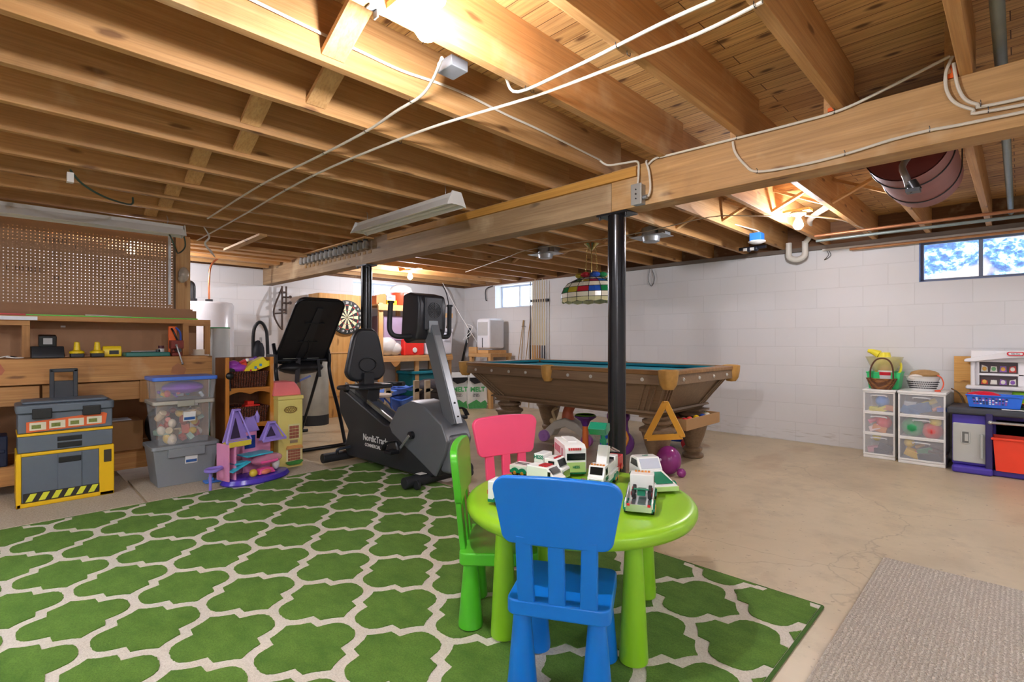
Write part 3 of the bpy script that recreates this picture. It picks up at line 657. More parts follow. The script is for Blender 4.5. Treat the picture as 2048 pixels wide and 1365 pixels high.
    if kind == 'van':
        MB().prism([(-h, .02), (-h, .09), (h-.05, .09), (h-.02, .06), (h, .052), (h, .02)], -w2, w2, 'y').build('body', TW, t, bevel=.005)
        m5 = MB()
        for k in range(5): m5.box(-.02+.008*k, -.015+.008*k, -w2+.01, w2-.01, .09, .095)
        m5.build('roof_lamp', TR, t)
        MB().ob((h-.033, 0, .077), (.003, W-.014, .028), rot(0, -44, 0)).build('windshield', TK, t)
        for s in (-1, 1): MB().box(h-.045, h-.032, s*w2, s*(w2+.001), .05, .075).build('side_window', TK, t)
        MB().box(-h-.003, -h, -w2+.005, -w2+.015, .04, .055).build('tail_light', TR, t)
    return t
truck('white toy flatbed truck with green fenders at the left back of the play table', (-1.50, 1.685), 12, .26, .085, 'flat')
truck('tall white toy motorhome with a lime green grille on the play table', (-1.475, 1.865), -37, .22, .095, 'bus', 'toy bus')
truck('small white toy van with red roof lamps behind the blue chair', (-1.375, 1.585), 8, .15, .07, 'van', 'toy van')
truck('white toy truck carrying a raised green digger bucket', (-1.235, 1.785), -70, .24, .075, 'excavator')
truck('red and white toy fire truck behind the digger truck', (-1.32, 1.985), -70, .16, .06, 'fire')
truck('white toy pickup with a sloping green bed at the right of the table', (-1.085, 1.925), -36, .26, .10, 'suv')
truck('white toy carrier truck at the right front of the play table', (-.985, 1.665), 117, .26, .095, 'carrier')
truck('white toy truck peeking out left of the blue chair', (-1.325, 1.32), 20, .14, .07, 'van', 'toy truck')
rc = thing('toy_race_car', 'black toy racer with red wheel hubs riding on the carrier truck', 'toy car', (-.975, 1.655, .517), 117)
MB().prism([(-.045, .012), (-.045, .03), (-.02, .034), (0, .028), (.045, .018), (.05, .012)], -.014, .014, 'y').box(-.05, -.04, -.026, .026, .034, .038).build('body', TG, rc, bevel=.001)
for x in (-.032, .032):
    for s in (-1, 1): wheel(rc, x, s*.022, .0155, TR, .012)
# ================================================================ workbench (x runs from the aisle at -4.9 back to -5.6)
wbn = thing('workbench', 'long rough wooden workbench with an open lower shelf along the left', 'workbench', (-5.25, 0, 0))
def P(mb, name, mat, par, **k): return mb.build(name, mat, par, w=1, **k)
tp = MB()
for k in range(4): tp.box(-5.60+.175*k, -5.428+.175*k, -1.1, 1.30, .915, .955)
P(tp, 'bench_top', BENCHy, wbn, bevel=.003)
P(MB().box(-4.92, -4.885, -1.1, 1.30, .775, .953), 'front_apron', BENCHy, wbn, bevel=.003)
P(MB().box(-4.95, -4.925, -.9, .22, .63, .765).box(-4.95, -4.925, .235, .80, .625, .765), 'drawer_board', BENCHy, wbn, bevel=.003)
P(MB().box(-4.95, -4.915, .80, .86, .60, .775), 'divider', BENCHz, wbn)
P(MB().box(-4.95, -4.925, .865, 1.27, .60, .77), 'drawer_board', BENCHy, wbn, bevel=.003)
for y in (-1.05, .92, 1.22): P(MB().box(-5.0, -4.955, y, y+.07, 0, .915), 'leg', BENCHz, wbn, bevel=.003)
for y in (-1.05, 1.22): P(MB().box(-5.6, -5.555, y, y+.07, 0, .915), 'leg', BENCHz, wbn, bevel=.003)
P(MB().box(-4.955, -4.915, -1.1, 1.28, .085, .215), 'lower_rail', BENCHy, wbn, bevel=.003)
P(MB().box(-5.58, -4.955, -1.1, 1.28, .185, .205), 'lower_shelf', BENCHy, wbn)
P(MB().box(-5.6, -5.585, -1.1, 1.28, .205, .915), 'back_panel', HARD, wbn)
P(MB().prism([(-.05, .84), (.03, .85), (.045, .88), (.02, .93), (-.05, .945)], -4.885, -4.8835, 'x'), 'paint_stain', pl('b0664a', .7, 0, .3), wbn)
P(MB().prism([(1.0, .82), (1.09, .80), (1.11, .85), (1.05, .90), (1.01, .87)], -4.885, -4.8835, 'x'), 'paint_stain', pl('a8704a', .7, 0, .3), wbn)
# riser shelf standing on the bench
rs = thing('riser_shelf', 'wooden riser shelf standing on the back of the workbench', 'shelf', (-5.35, .4, .956))
P(MB().box(-5.5, -5.2, -1.0, 1.37, 1.232, 1.27), 'shelf_board', BENCHy, rs, bevel=.002)
for y in (-.9, .135, 1.155, 1.325): P(MB().box(-5.25, -5.205, y, y+.045, .957, 1.231), 'upright', BENCHz, rs, bevel=.002)
P(MB().box(-5.24, -5.2, -.9, .18, 1.195, 1.23), 'front_cleat', BENCHy, rs, bevel=.002)
P(MB().box(-5.505, -5.5, -1.0, 1.33, .957, 1.36), 'hardboard_back', HARD, rs)
P(MB().box(-5.25, -5.2, 1.16, 1.37, 1.215, 1.232), 'end_cleat', BENCHy, rs)
def top(mb, name, mat, label, cat, group=None, **k): return tag(mb.build(name, mat, **k), label, cat, group)
top(MB().box(-5.235, -5.205, .16, 1.27, 1.271, 1.279), 'plastic_strip', pl('5fd63c', .4), 'long lime green plastic strip lying on the riser shelf edge', 'strip')
top(MB().box(-5.24, -5.21, -.3, .155, 1.271, 1.282), 'plastic_strip', pl('c03030', .4), 'red strip on the left end of the riser shelf', 'strip')
top(MB().box(-5.199, -5.19, -.3, .22, 1.235, 1.262), 'level', pl('c3c6c8', .35, .5), 'grey metal level along the left end of the riser shelf', 'level')
top(MB().bar((-5.27, .50, 1.285), (-5.27, .80, 1.278), .02, .014), 'saw_blade', pl('8d857a', .4, .5, .3), 'dull metal saw blade lying on the riser shelf', 'saw')
top(MB().box(-5.499, -5.494, .37, .40, 1.19, 1.205), 'wall_switch', WHITE, 'tiny white switch on the brown board under the riser shelf', 'switch', bevel=.002)
# pegboard with real holes
PBM = pl('a98360', .6, 0, .08, .1); pbd = thing('pegboard', 'brown pegboard full of bright pin holes above the workbench', 'pegboard', (-5.5, .55, 1.365))
pg = MB(); p = .0254; y0, z0, ny, nz = -.25, 1.375, 55, 26
for a in range(ny):
    for b in range(nz):
        cy, cz = y0+p*(a+.5), z0+p*(b+.5); h = p/2
        sq = [(h, 0), (h, h), (0, h), (-h, h), (-h, 0), (-h, -h), (0, -h), (h, -h)]
        vs = [(-5.5, cy+u, cz+v) for u, v in sq]+[(-5.5, cy+.0040*math.cos(R(45*k)), cz+.0040*math.sin(R(45*k))) for k in range(8)]
        if b == nz-2: pg.add(vs[:8], [tuple(range(8))]); continue
        pg.add(vs, [(k, (k+1) % 8, 8+(k+1) % 8, 8+k) for k in range(8)])
P(pg, 'perforated_panel', PBM, pbd, smooth=False, solid=.002)
P(MB().box(-5.52, -5.5, -.25, 1.15, 1.345, 1.375), 'bottom_cleat', BENCHy, pbd)
P(MB().box(-5.47, -5.45, 1.098, 1.118, 1.41, 2.03), 'white_batten', pl('dfe3e8', .3), pbd)
P(MB().box(-5.502, -5.499, -.25, 1.30, 1.30, 1.375), 'hardboard_strip', HARD, pbd)
P(MB().box(-5.56, -5.50, 1.147, 1.165, 1.345, 2.06), 'edge_board', pl('5f4a35', .7), pbd)
hk0 = MB().tube([(0, 0, 0), (.012, 0, 0), (.018, 0, -.012), (.018, 0, -.028), (.026, 0, -.030)], .0018, 6, 3).build('peg_hook', DKST)
tag(hk0, 'small bent wire hook stuck in the pegboard', 'hook', 'wire hooks in the pegboard')
HP = {1.90: (.28, .305, .33, .355, .38, .405), 1.86: (.46,), 1.80: (.33,), 1.77: (.60,), 1.71: (.37,), 1.655: (-.0, .06, .11, .13, .15, .18, .2, .22, .245, 1.02, 1.07), 1.63: (.64,), 1.60: (.33, .355), 1.56: (.80, .85), 1.52: (.47,)}
for r_, (z, ys) in enumerate(HP.items()):
    for k, y in enumerate(ys):
        o = hk0 if (r_, k) == (0, 0) else hk0.copy()
        if o is not hk0: COL.objects.link(o)
        o.location = (-5.487, y, z-.03); o['label'] = ('bent wire hook, %s from the left in the %s hook row of the pegboard' if len(ys) > 1 else 'bent wire hook%s alone in the %s hook row of the pegboard') % (ORD[k] if len(ys) > 1 else '', ORD[r_])
top(MB().box(-5.62, -5.58, 1.16, 1.30, .96, 2.065), 'upright_post', PINEz, 'yellow pine post behind the right end of the pegboard', 'post', bevel=.003)
top(MB().sph((-5.53, 1.235, 1.70), (.035, .045, .07), 12).sph((-5.525, 1.22, 1.66), (.03, .035, .04), 10), 'plastic_bag', glassy('bag_film', 'c9bfb0', .6, .2), 'crumpled clear plastic bag hanging on the pine post', 'bag')
top(MB().tube([(-5.05, .98, 2.06), (-5.0, 1.02, 1.95), (-5.02, 1.06, 1.86), (-5.1, 1.1, 1.83), (-5.15, 1.16, 1.9), (-5.12, 1.14, 2.0), (-5.1, 1.10, 2.06)], .006, 8, 5), 'extension_cord', pl('2e4436', .5), 'dark green extension cord looping down beside the pegboard', 'cord')
top(MB().tube([(-3.86, .30, 2.062), (-3.9, .36, 2.0), (-4.0, .48, 1.965), (-4.25, .64, 2.0), (-4.3, .66, 2.06)], .006, 8, 5), 'extension_cord', pl('2e4436', .5), 'dark green cord drooping from the joists above the tool box', 'cord')
top(MB().box(-3.87, -3.83, .285, .315, 1.985, 2.04), 'paper_label', WHITE, 'white paper label hanging on a cord under the joists', 'label')
top(MB().tube([(-5.02, 1.27, 2.071), (-4.97, 1.30, 1.98), (-4.98, 1.27, 1.92), (-5.0, 1.32, 1.86), (-5.03, 1.36, 1.82)], [.004, .008, .008, .010, .004], 7, 5), 'cable_end', pl('c9c4ba', .5), 'white plug cable dangling from the joists right of the pegboard', 'cable')
# on the bench
ch = thing('battery_charger', 'black battery charger standing on the workbench', 'charger', (-5.1, .27, .956))
MB().prism([(-.09, 0), (.095, 0), (.09, .03), (.04, .085), (-.09, .085)], -.09, .09, 'y').build('charger_base', BLACKM, ch, bevel=.006)
MB().ob((-.01, 0, .125), (.09, .10, .085), rot(0, 8, 0)).build('battery', BLACK, ch, bevel=.008); MB().box(.037, .041, -.025, .025, .1, .145).build('charger_label', pl('a9a9a9', .5), ch)
for k, (y, lb) in enumerate(((.435, 'left yellow and black cordless tool standing on the workbench'), (.555, 'middle yellow and black cordless tool on the workbench'))):
    d = thing('work_light', lb, 'tool', (-5.08, y, .956))
    MB().box(-.045, .045, -.04, .04, 0, .03).build('battery', BLACK, d, bevel=.005)
    MB().lathe([(.045, .03), (.045, .045), (.022, .055), (.016, .115), (.0, .12)], n=16).build('tool_body', pl('f0cf12', .35), d)
dr = thing('cordless_drill', 'yellow cordless tool lying right of the upright ones on the workbench', 'drill', (-5.12, .66, .956))
MB().prism([(-.03, .0), (.03, 0), (.035, .05), (.02, .085), (-.03, .08)], -.07, .05, 'y').build('tool_body', pl('f0cf12', .35), dr, bevel=.008); MB().box(-.034, .036, -.03, .03, .02, .05).build('grip', BLACK, dr)
tc = thing('tool_case', 'flat teal tool case on the workbench', 'case', (-5.05, .865, .956))
MB().box(-.09, .09, -.15, .15, 0, .034, .97).build('case_body', pl('0f6e62', .4), tc, bevel=.006)
w_ = thing('socket_wrench', 'steel socket wrench lying on the teal case', 'wrench', (-5.03, .86, .991))
MB().cyl((0, -.1, .006), (0, .07, .006), .005).build('handle', STEEL, w_); MB().cyl((0, .08, 0), (0, .08, .02), .016).build('ratchet_head', DKST, w_)
oc = thing('caulking_gun', 'orange caulking gun leaning upright by the vise', 'caulking gun', (-5.17, 1.07, .956))
MB().box(-.015, .015, -.03, .03, 0, .25).build('tube_carrier', pl('f26a1c', .4), oc, bevel=.006); MB().tube([(.02, -.01, .23), (.045, .0, .20), (.045, .02, .15), (.03, .035, .12)], .008, 8, 4).build('trigger_handle', BLACK, oc)
MB().tube([(.02, .02, .24), (.03, .05, .2), (.025, .055, .13)], .008, 7, 3).build('blue_clip', pl('2a4ea8', .4), oc)
cn = thing('spray_can', 'small dark can with a white band behind the vise', 'can', (-5.15, .985, .956))
MB().cyl((0, 0, 0), (0, 0, .085), .022).build('can_body', pl('5a2024', .4), cn); MB().cyl((0, 0, .03), (0, 0, .06), .0225).build('can_band', WHITE, cn)
vs_ = thing('bench_vise', 'red brown bench vise bolted to the front edge of the workbench', 'vise', (-4.99, 1.055, .956))
VM = pl('7d2f22', .55, .2, .2)
MB().box(-.08, .06, -.035, .035, 0, .03).box(-.05, .03, -.028, .028, .03, .10).build('vise_base', VM, vs_, bevel=.006)
MB().box(.04, .07, -.045, .045, .06, .13).build('moving_jaw', VM, vs_, bevel=.005); MB().box(-.01, .02, -.045, .045, .06, .13).build('fixed_jaw', VM, vs_, bevel=.005)
MB().cyl((.05, 0, .05), (.13, 0, .05), .016).build('screw', DKST, vs_); MB().cyl((.125, -.02, .09), (.135, .02, -.06), .006).sph((.125, -.02, .09), .01).sph((.135, .02, -.06), .01).build('vise_handle', STEEL, vs_)
top(MB().lathe([(.02, 0), (.045, 0), (.045, .05), (.02, .05)], c=(-5.12, 1.255, .956)), 'tape_roll', pl('d9d0bd', .6), 'cream tape roll at the right end of the workbench', 'tape roll')
top(MB().tube([(-4.98, -.08, .96), (-4.95, .0, .962), (-4.98, .06, .975), (-5.03, .08, .962), (-5.0, .14, .962), (-4.95, .10, .962), (-4.96, .05, .97)], .004, 7, 5), 'charging_cable', WHITE, 'white charging cable coiled on the left of the workbench', 'cable')
top(MB().tube([(-5.06, -.1, .96), (-5.04, .02, .965), (-5.08, .07, .972), (-5.03, .11, .962)], .004, 7, 5), 'charging_cable', BLACK, 'black charging cable on the left of the workbench', 'cable')
# under the bench
cb = thing('cardboard_box', 'brown cardboard box on the lower shelf of the workbench', 'box', (-5.22, .73, .206))
MB().box(-.16, .16, -.115, .115, 0, .23).build('carton', pl('a97f52', .75, 0, .06), cb, bevel=.002); MB().box(-.1, .08, -.09, .05, .231, .235).build('packing_slip', pl('c9ccd6', .6), cb)
top(MB().sph((-5.2, .97, .36), (.15, .09, .155), 14), 'duffel_bag', pl('2b2422', .7, 0, .1, .3), 'dark brown bag slumped beside the cardboard box', 'bag')
top(MB().box(-5.2, -4.99, -.2, .06, .206, .42).box(-5.1, -4.985, -.1, .05, .30, .33), 'storage_crate', pl('1f2c4a', .4), 'dark blue crate under the bench left of the tool box', 'crate', bevel=.01)
# rolling tool box
GY = pl('5b656f', .42, 0, .04, .15, 40); YL = pl('e8b90e', .4, 0, .04)
tb = thing('rolling_tool_box', 'grey and yellow rolling tool chest with a hazard striped base', 'tool box', (-4.66, .338, .012))
MB().prism(rrect(-.15, .14, -.235, .235, .02), .0, .035, 'z').box(-.15, .155, -.248, -.222, .0, .345).box(-.15, .155, .165, .248, .0, .345).box(-.15, .15, -.248, .248, .325, .347).box(-.15, .155, -.248, .248, .0, .03).build('yellow_frame', YL, tb, bevel=.006)
MB().box(-.14, .148, -.222, .165, .03, .325).build('bin_door', GY, tb, bevel=.004)
MB().box(-.14, .156, -.05, .075, .032, .32).build('door_panel', GY, tb, bevel=.006)
MB().box(.15, .161, -.045, .07, .262, .30).build('pull_handle', BLACK, tb, bevel=.004)
hz = MB().box(.153, .158, -.215, .165, .032, .09); hz.mi = 1
for k in range(6):
    y = -.195+.062*k; hz.add([(.159, y-.01, .037), (.159, y+.022, .037), (.159, y+.046, .085), (.159, y+.014, .085)], [(0, 1, 2, 3)])
hz.build('hazard_strip', [pl('2a2620', .5), pl('d9dc3a', .4)], tb, smooth=False)
MB().box(.155, .160, .19, .232, .23, .315).build('side_clip', pl('3a3220', .5), tb, bevel=.003)
MB().box(-.14, .145, -.24, .24, .348, .455).build('drawer', GY, tb, bevel=.006); MB().box(.14, .149, -.05, .075, .36, .395).box(.14, .149, -.05, .075, .405, .435).build('drawer_slot', BLACK, tb, bevel=.003)
MB().box(-.145, .15, -.243, .243, .455, .472).build('yellow_band', YL, tb, bevel=.004)
MB().box(-.15, .14, -.24, .24, .472, .60).build('top_box', GY, tb, bevel=.008)
MB().prism(rrect(-.16, .16, -.25, .25, .03), .60, .655, 'z').prism(rrect(-.13, .12, -.22, .22, .03), .655, .675, 'z').build('lid', GY, tb, bevel=.01, seg=3)
for y in (-.125, .125): MB().box(.14, .170, y-.048, y+.048, .565, .63).build('latch', BLACK, tb, bevel=.005)
stk = MB().prism([(-.20, .478), (.20, .495), (.21, .565), (.19, .575), (-.20, .545)], .142, .1455, 'x'); stk.mi = 1
for k in range(4): stk.box(.1455, .1465, -.185+.095*k, -.105+.095*k, .49+.004*k, .54+.004*k)
stk.mi = 2
for k in range(4): stk.box(.1465, .147, -.175+.095*k, -.13+.095*k, .5+.004*k, .525+.004*k)
stk.build('picture_sticker', [pl('d8612a', .5), pl('d9d3b8', .5, 0, .2), pl('6f7a32', .5, 0, .5, 0, 90)], tb, smooth=False)
MB().box(-.125, -.095, -.075, -.050, .66, .87).box(-.125, -.095, .050, .075, .66, .87).box(-.125, -.095, -.075, .075, .85, .875).box(-.12, -.10, -.055, .055, .66, .79).build('pull_handle', pl('2d3238', .45), tb, bevel=.005)
# storage bins
def blob_set(par, name, cols, box, n, r, seed=1):
    q = random.Random(seed); x0, x1, y0, y1, z0, z1 = box
    for i in range(n):
        m_ = MB(); c = (q.uniform(x0, x1), q.uniform(y0, y1), q.uniform(z0, z1)); rr_ = r*q.uniform(.7, 1.2)
        M_ = rot(q.uniform(0, 90), q.uniform(0, 90), q.uniform(0, 90))
        if i % 3 == 0: m_.ob(c, (rr_*1.7, rr_*1.2, rr_), M_)
        elif i % 3 == 1: m_.sph(c, (rr_, rr_*.8, rr_*.7), 10, M_)
        else: m_.cyl(Vector(c)-M_ @ Vector((0, 0, rr_)), Vector(c)+M_ @ Vector((0, 0, rr_)), rr_*.6, n=10)
        m_.build(name, pl(cols[i % len(cols)], .4), par, bevel=.003)
def bin_(label, c, sx, sy, z0, h, mat, lidmat, k=.86, lidh=.022, cat='storage bin', sticker=True):
    t = thing('storage_bin', label, cat, (c[0], c[1], z0))
    MB().shell(-sx/2, sx/2, -sy/2, sy/2, 0, h-lidh, .004, k).build('tub', mat, t, bevel=.006)
    MB().prism(rrect(-sx/2-.012, sx/2+.012, -sy/2-.012, sy/2+.012, .03), h-lidh-.006, h, 'z').build('lid', lidmat, t, bevel=.006, seg=3)
    if sticker:
        fx = sx/2*(k+(1-k)*.72)+.003
        s_ = MB().ob((fx, .03, h*.62), (.003, .08, .07), rot(0, 9, 0)); s_.mi = 1; s_.ob((fx+.002, .03, h*.62-.015), (.002, .07, .02), rot(0, 9, 0)); s_.ob((fx+.0025, .02, h*.62+.015), (.002, .04, .02), rot(0, 9, 0)); s_.build('label_sticker', [WHITE, pl('2f5a9a', .4, 0, .3)], t)
    return t
b1 = bin_('opaque grey storage bin at the bottom of the three stacked bins', (-4.57, 1.005), .32, .42, .0125, .30, pl('83888c', .42, 0, .04, .2, 50), pl('83888c', .42, 0, .04, .2, 50), .84)
MB().box(.14, .172, -.12, .12, .21, .275).build('handle_lip', pl('83888c', .42, 0, .04, .2, 50), b1, bevel=.006)
CLR = glassy('clear_bin', 'dfe4ea', .13, .08)
b2 = bin_('clear bin full of dolls and toys in the middle of the stack', (-4.57, .995), .30, .38, .3135, .325, CLR, pl('b0aca0', .35), .84)
MB().box(.145, .168, -.05, .06, .28, .325).build('lid_clasp', pl('9d9a8e', .4), b2, bevel=.004)
blob_set(b2, 'toy', ['c9604a', 'd9b24a', 'e6c9a0', '8a6a4a', 'b5502e', 'c8b48a', 'a9c4b0', 'e8d8c0', 'e0806a'], (-.1, .11, -.13, .13, .035, .24), 44, .038, 4)
b3 = bin_('clear bin with a blue lid and purple toys on top of the stack', (-4.57, 1.005), .30, .40, .6395, .175, CLR, pl('4a78d8', .35), .92, sticker=False)
MB().sph((.0, .01, .085), (.11, .14, .05), 16).build('toy', pl('9a50c8', .5), b3)
blob_set(b3, 'toy', ['8a4ab8', '4a7ab0', 'd8a03a', 'c84a4a', '3aa0a0', 'd8d8d8', 'a07ad0'], (-.1, .11, -.15, .15, .03, .06), 14, .024, 9)
# slatted shelf unit with wicker baskets
OAK = wood('honey_oak', 'c98532', 'b5701f', 'z', dark='7a4511', rough=.4); OAKy = wood('honey_oak_y', 'c98532', 'b5701f', 'y', dark='7a4511', rough=.4); OAKD = wood('dark_oak', '7a4a26', '643a1c', 'z', dark='38200e', rough=.5)
su = thing('shelf_unit', 'honey oak shelf unit holding wicker baskets of toys', 'shelf', (-4.62, 1.47, .0125))
for y in (-.18, .162):
    MB().box(-.145, .14, y, y+.018, .0, .93).build('side_panel', OAKD if y < 0 else OAK, su, bevel=.002)
for y in (-.184, .157): MB().box(.125, .147, y, y+.027, .0, .935).build('front_stile', OAK, su, bevel=.003)
MB().box(-.147, -.14, -.17, .17, .03, .93).build('back_panel', OAKD, su)
for z in (.10, .385, .675):
    MB().box(-.14, .13, -.162, .162, z-.01, z).build('shelf_board', OAKy, su)
    sc = [(-.157, z-.045), (-.157, z+.012), (.157, z+.012), (.157, z-.045)]+[(.157-.314*k/16, z-.045+.022*abs(math.sin(2*math.pi*k/16))) for k in range(1, 16)]
    MB().prism(sc, .128, .142, 'x').build('scalloped_rail', OAKy, su, bevel=.002)
def m_wick(name, a, b):
    t = NT(name); v = t.coord((1, 1, 1)); ck = t.n('ShaderNodeTexWave'); ck.bands_direction = 'Z'; ck.inputs['Scale'].default_value = 28; ck.inputs['Distortion'].default_value = 2; ck.inputs['Detail'].default_value = 2; t.l(v, ck.inputs[0])
    c2 = t.n('ShaderNodeTexWave'); c2.bands_direction = 'Y'; c2.inputs['Scale'].default_value = 16; c2.inputs['Distortion'].default_value = 3; t.l(v, c2.inputs[0])
    f = t.math('MULTIPLY', ck.outputs[1], c2.outputs[1]); c = t.ramp(f, [(.1, a), (.7, b)]); t.l(c, t.b.inputs['Base Color']); t.rough(.5); t.bump(t.math('ADD', ck.outputs[1], c2.outputs[1]), .9, .006); return t.m
WK = m_wick('brown_wicker', '3d1c10', '8a4a30')
def basket(label, z, cols, n, seed):
    t = thing('wicker_basket', label, 'basket', (-4.615, 1.47, z), 0)
    MB().shell(-.12, .12, -.15, .15, 0, .135, .012, .88).build('woven_body', WK, t, bevel=.006)
    MB().tube([(-.118, -.148, .135), (.118, -.148, .135), (.118, .148, .135), (-.118, .148, .135)], .009, 8, 1, True).build('rim', WK, t)
    return t
basket('dark wicker basket in the top bay of the oak shelf unit', .6885, [], 0, 1)
basket('dark wicker basket with red toys in the middle bay of the oak shelf', .3985, [], 0, 2)
basket('dark wicker basket in the bottom bay of the oak shelf unit', .1135, [], 0, 3)
def lump(name, label, cat, parts, loc, rz=0):
    t = thing(name, label, cat, loc, rz)
    for nm, mb, m_ in parts: mb.build(nm, m_, t, bevel=.002)
    return t
lump('toy_car', 'shiny purple toy car on top of the oak shelf basket', 'toy car', [('body', MB().sph((0, 0, .055), (.07, .10, .045), 18).sph((0, -.02, .085), (.05, .05, .035), 14), pl('a548c0', .18)), ('seat', MB().ob((.02, .05, .09), (.05, .04, .03), rot(20, 10, 0)), pl('e0503a', .25)), ('wheel', MB().cyl((.06, -.06, .03), (.085, -.06, .03), .03), BLACK), ('wheel', MB().cyl((.06, .06, .03), (.085, .06, .03), .026), pl('e0503a', .3))], (-4.60, 1.40, .80))
lump('toy_bus', 'yellow toy school bus tilted on the top oak shelf basket', 'toy bus', [('body', MB().prism([(-.11, 0), (-.09, .04), (-.03, .085), (.05, .095), (.08, .05), (.12, .04), (.125, 0)], -.045, .045, 'x', lambda p: (p[0], p[1], p[2]+p[1]*.35+.03)), pl('e8d81c', .22)), ('window_sticker', MB().box(.046, .048, -.02, .0, .045, .065).box(.046, .048, .02, .04, .065, .085), pl('3a8ac0', .3)), ('door_sticker', MB().box(.046, .048, -.055, -.04, .025, .04).box(.046, .048, .0, .012, .035, .05), pl('c03a2a', .3))], (-4.55, 1.53, .805))
lump('toy_figure', 'small red and white toy lying on the purple toy car', 'toy', [('body', MB().ob((0, 0, .02), (.03, .05, .03), rot(30, 0, 0)), pl('d03040', .3)), ('head', MB().sph((0, .035, .035), .018), WHITE)], (-4.60, 1.45, .885))
lump('toy_doll', 'small purple haired doll between the toy car and the toy bus', 'doll', [('body', MB().sph((0, 0, .02), (.02, .035, .018)), pl('b49ad8', .4)), ('hair', MB().sph((0, .03, .03), (.02, .02, .02)), pl('7a50b0', .5))], (-4.63, 1.53, .90))
lump('toy_ladle', 'black round toy scoop hanging at the left of the top basket', 'toy', [('bowl', MB().sph((0, 0, .0), (.02, .03, .03)), BLACK), ('handle', MB().cyl((0, .0, -.02), (0, .005, -.12), .005), BLACK)], (-4.475, 1.315, .80))
lump('toy_train', 'red toy vehicle in the middle wicker basket', 'toy', [('body', MB().box(-.05, .05, -.06, .08, 0, .06, .8), pl('d8281c', .3)), ('cab', MB().box(-.04, .04, -.03, .02, .06, .09), pl('d8281c', .3))], (-4.58, 1.50, .49))
lump('toy_camera', 'black toy in the left of the middle wicker basket', 'toy', [('body', MB().box(-.04, .04, -.04, .04, 0, .05), BLACK), ('lens', MB().cyl((.04, 0, .025), (.055, 0, .025), .018), DKST)], (-4.58, 1.37, .49))
lump('toy_phone', 'dark toy with white marks in the bottom wicker basket', 'toy', [('body', MB().box(-.03, .03, -.04, .04, 0, .11), BLACK), ('marking', MB().box(.031, .033, -.02, .02, .03, .09), pl('8fb0d8', .4))], (-4.58, 1.45, .19))
# yellow folded dollhouse tower with pink roof
YC = pl('e3d37a', .45, 0, .04)
dh = thing('dollhouse', 'tall pale yellow dollhouse with a pink roof beside the shelf unit', 'dollhouse', (-4.50, 1.755, 0), 0)
MB().box(-.13, .125, -.10, .105, .0, .585).build('yellow_wall', YC, dh, bevel=.008)
MB().box(-.13, .13, -.103, .11, .585, .615).build('cornice', YC, dh, bevel=.004)
MB().prism([(-.115, .615), (-.10, .73), (.06, .73), (.085, .70), (.11, .66), (.12, .615)], -.14, .055, 'x', lambda p: (p[0], p[1], p[2])).build('pink_roof', pl('ef7d80', .4), dh, bevel=.004)
m_ = MB()
for k in range(-3, 4):
    h = .02*math.sqrt(max(0, 1-(k/3.6)**2)); m_.bar((.127, .004+.014*k-.010, .50-h), (.127, .004+.014*k+.010, .50+h), .003, .003); m_.bar((.127, .004+.014*k+.010, .50-h), (.127, .004+.014*k-.010, .50+h), .003, .003)
m_.tube([(.127, .052*math.cos(R(a)), .50+.027*math.sin(R(a))) for a in range(0, 360, 30)], .004, 6, 1, True).build('oval_vent', pl('8a6a30', .5), dh)
def win(par, yc, zc, w_, h_, nx, nz, mf, x=.125, fr=None):
    MB().box(x, x+.003, yc-w_/2, yc+w_/2, zc-h_/2, zc+h_/2).build('window_frame', fr or mf, par)
    m = MB(); a, b = w_*.74/nx, h_*.80/nz
    for i in range(nx):
        for j in range(nz): m.box(x+.003, x+.005, yc-w_*.40+w_*.80*i/nx, yc-w_*.40+w_*.80*i/nx+a, zc-h_*.42+h_*.84*j/nz, zc-h_*.42+h_*.84*j/nz+b*.9)
    m.build('window_pane', pl('a5604a', .5), par)
win(dh, .03, .31, .10, .13, 3, 4, pl('ded79a', .5)); win(dh, .03, .115, .13, .11, 5, 4, pl('e8dfae', .5))
MB().prism([(-.04, .17), (-.03, .195), (.085, .195), (.10, .17)], .126, .15, 'x').build('awning', pl('d99a5a', .5), dh); MB().prism([(-.045, .058), (-.02, .035), (.07, .035), (.10, .06), (.09, .068), (-.03, .062)], .126, .15, 'x').build('window_box', pl('3f8a3a', .5), dh)
MB().box(.125, .128, -.005, .06, .215, .24).build('name_plate', pl('a08a70', .5), dh)
# toy castle
LV = pl('a08ae0', .35, 0, .04); PK = pl('ec9ac4', .35, 0, .04); PU = pl('4a35b8', .25, 0, .04); TQ = pl('3fb6d0', .3)
cs = thing('toy_castle', 'open pink and lavender toy castle on a deep purple base', 'toy castle', (-4.19, 1.42, .0125), 14)
MB().lathe([(0, .045), (.17, .045), (.20, .04), (.215, .012), (.205, 0), (0, 0)], n=40, M=Matrix.Diagonal((.72, 1.25, 1))).build('base', PU, cs)
MB().box(-.12, -.105, -.24, .19, .04, .29).build('pink_wall', PK, cs, bevel=.003)
m_ = MB()
for y, z, w2, h2 in ((-.17, .20, .05, .08), (.02, .22, .04, .05), (.12, .12, .05, .05), (-.17, .10, .04, .06), (.05, .10, .04, .04)): m_.box(-.105, -.102, y-w2/2, y+w2/2, z, z+h2)
m_.build('window_opening', pl('5a2a3a', .5), cs)
for s in (-.25, -.20): MB().box(-.10, .05, s, s+.012, .04, .31).build('pink_pillar', PK, cs, bevel=.002)
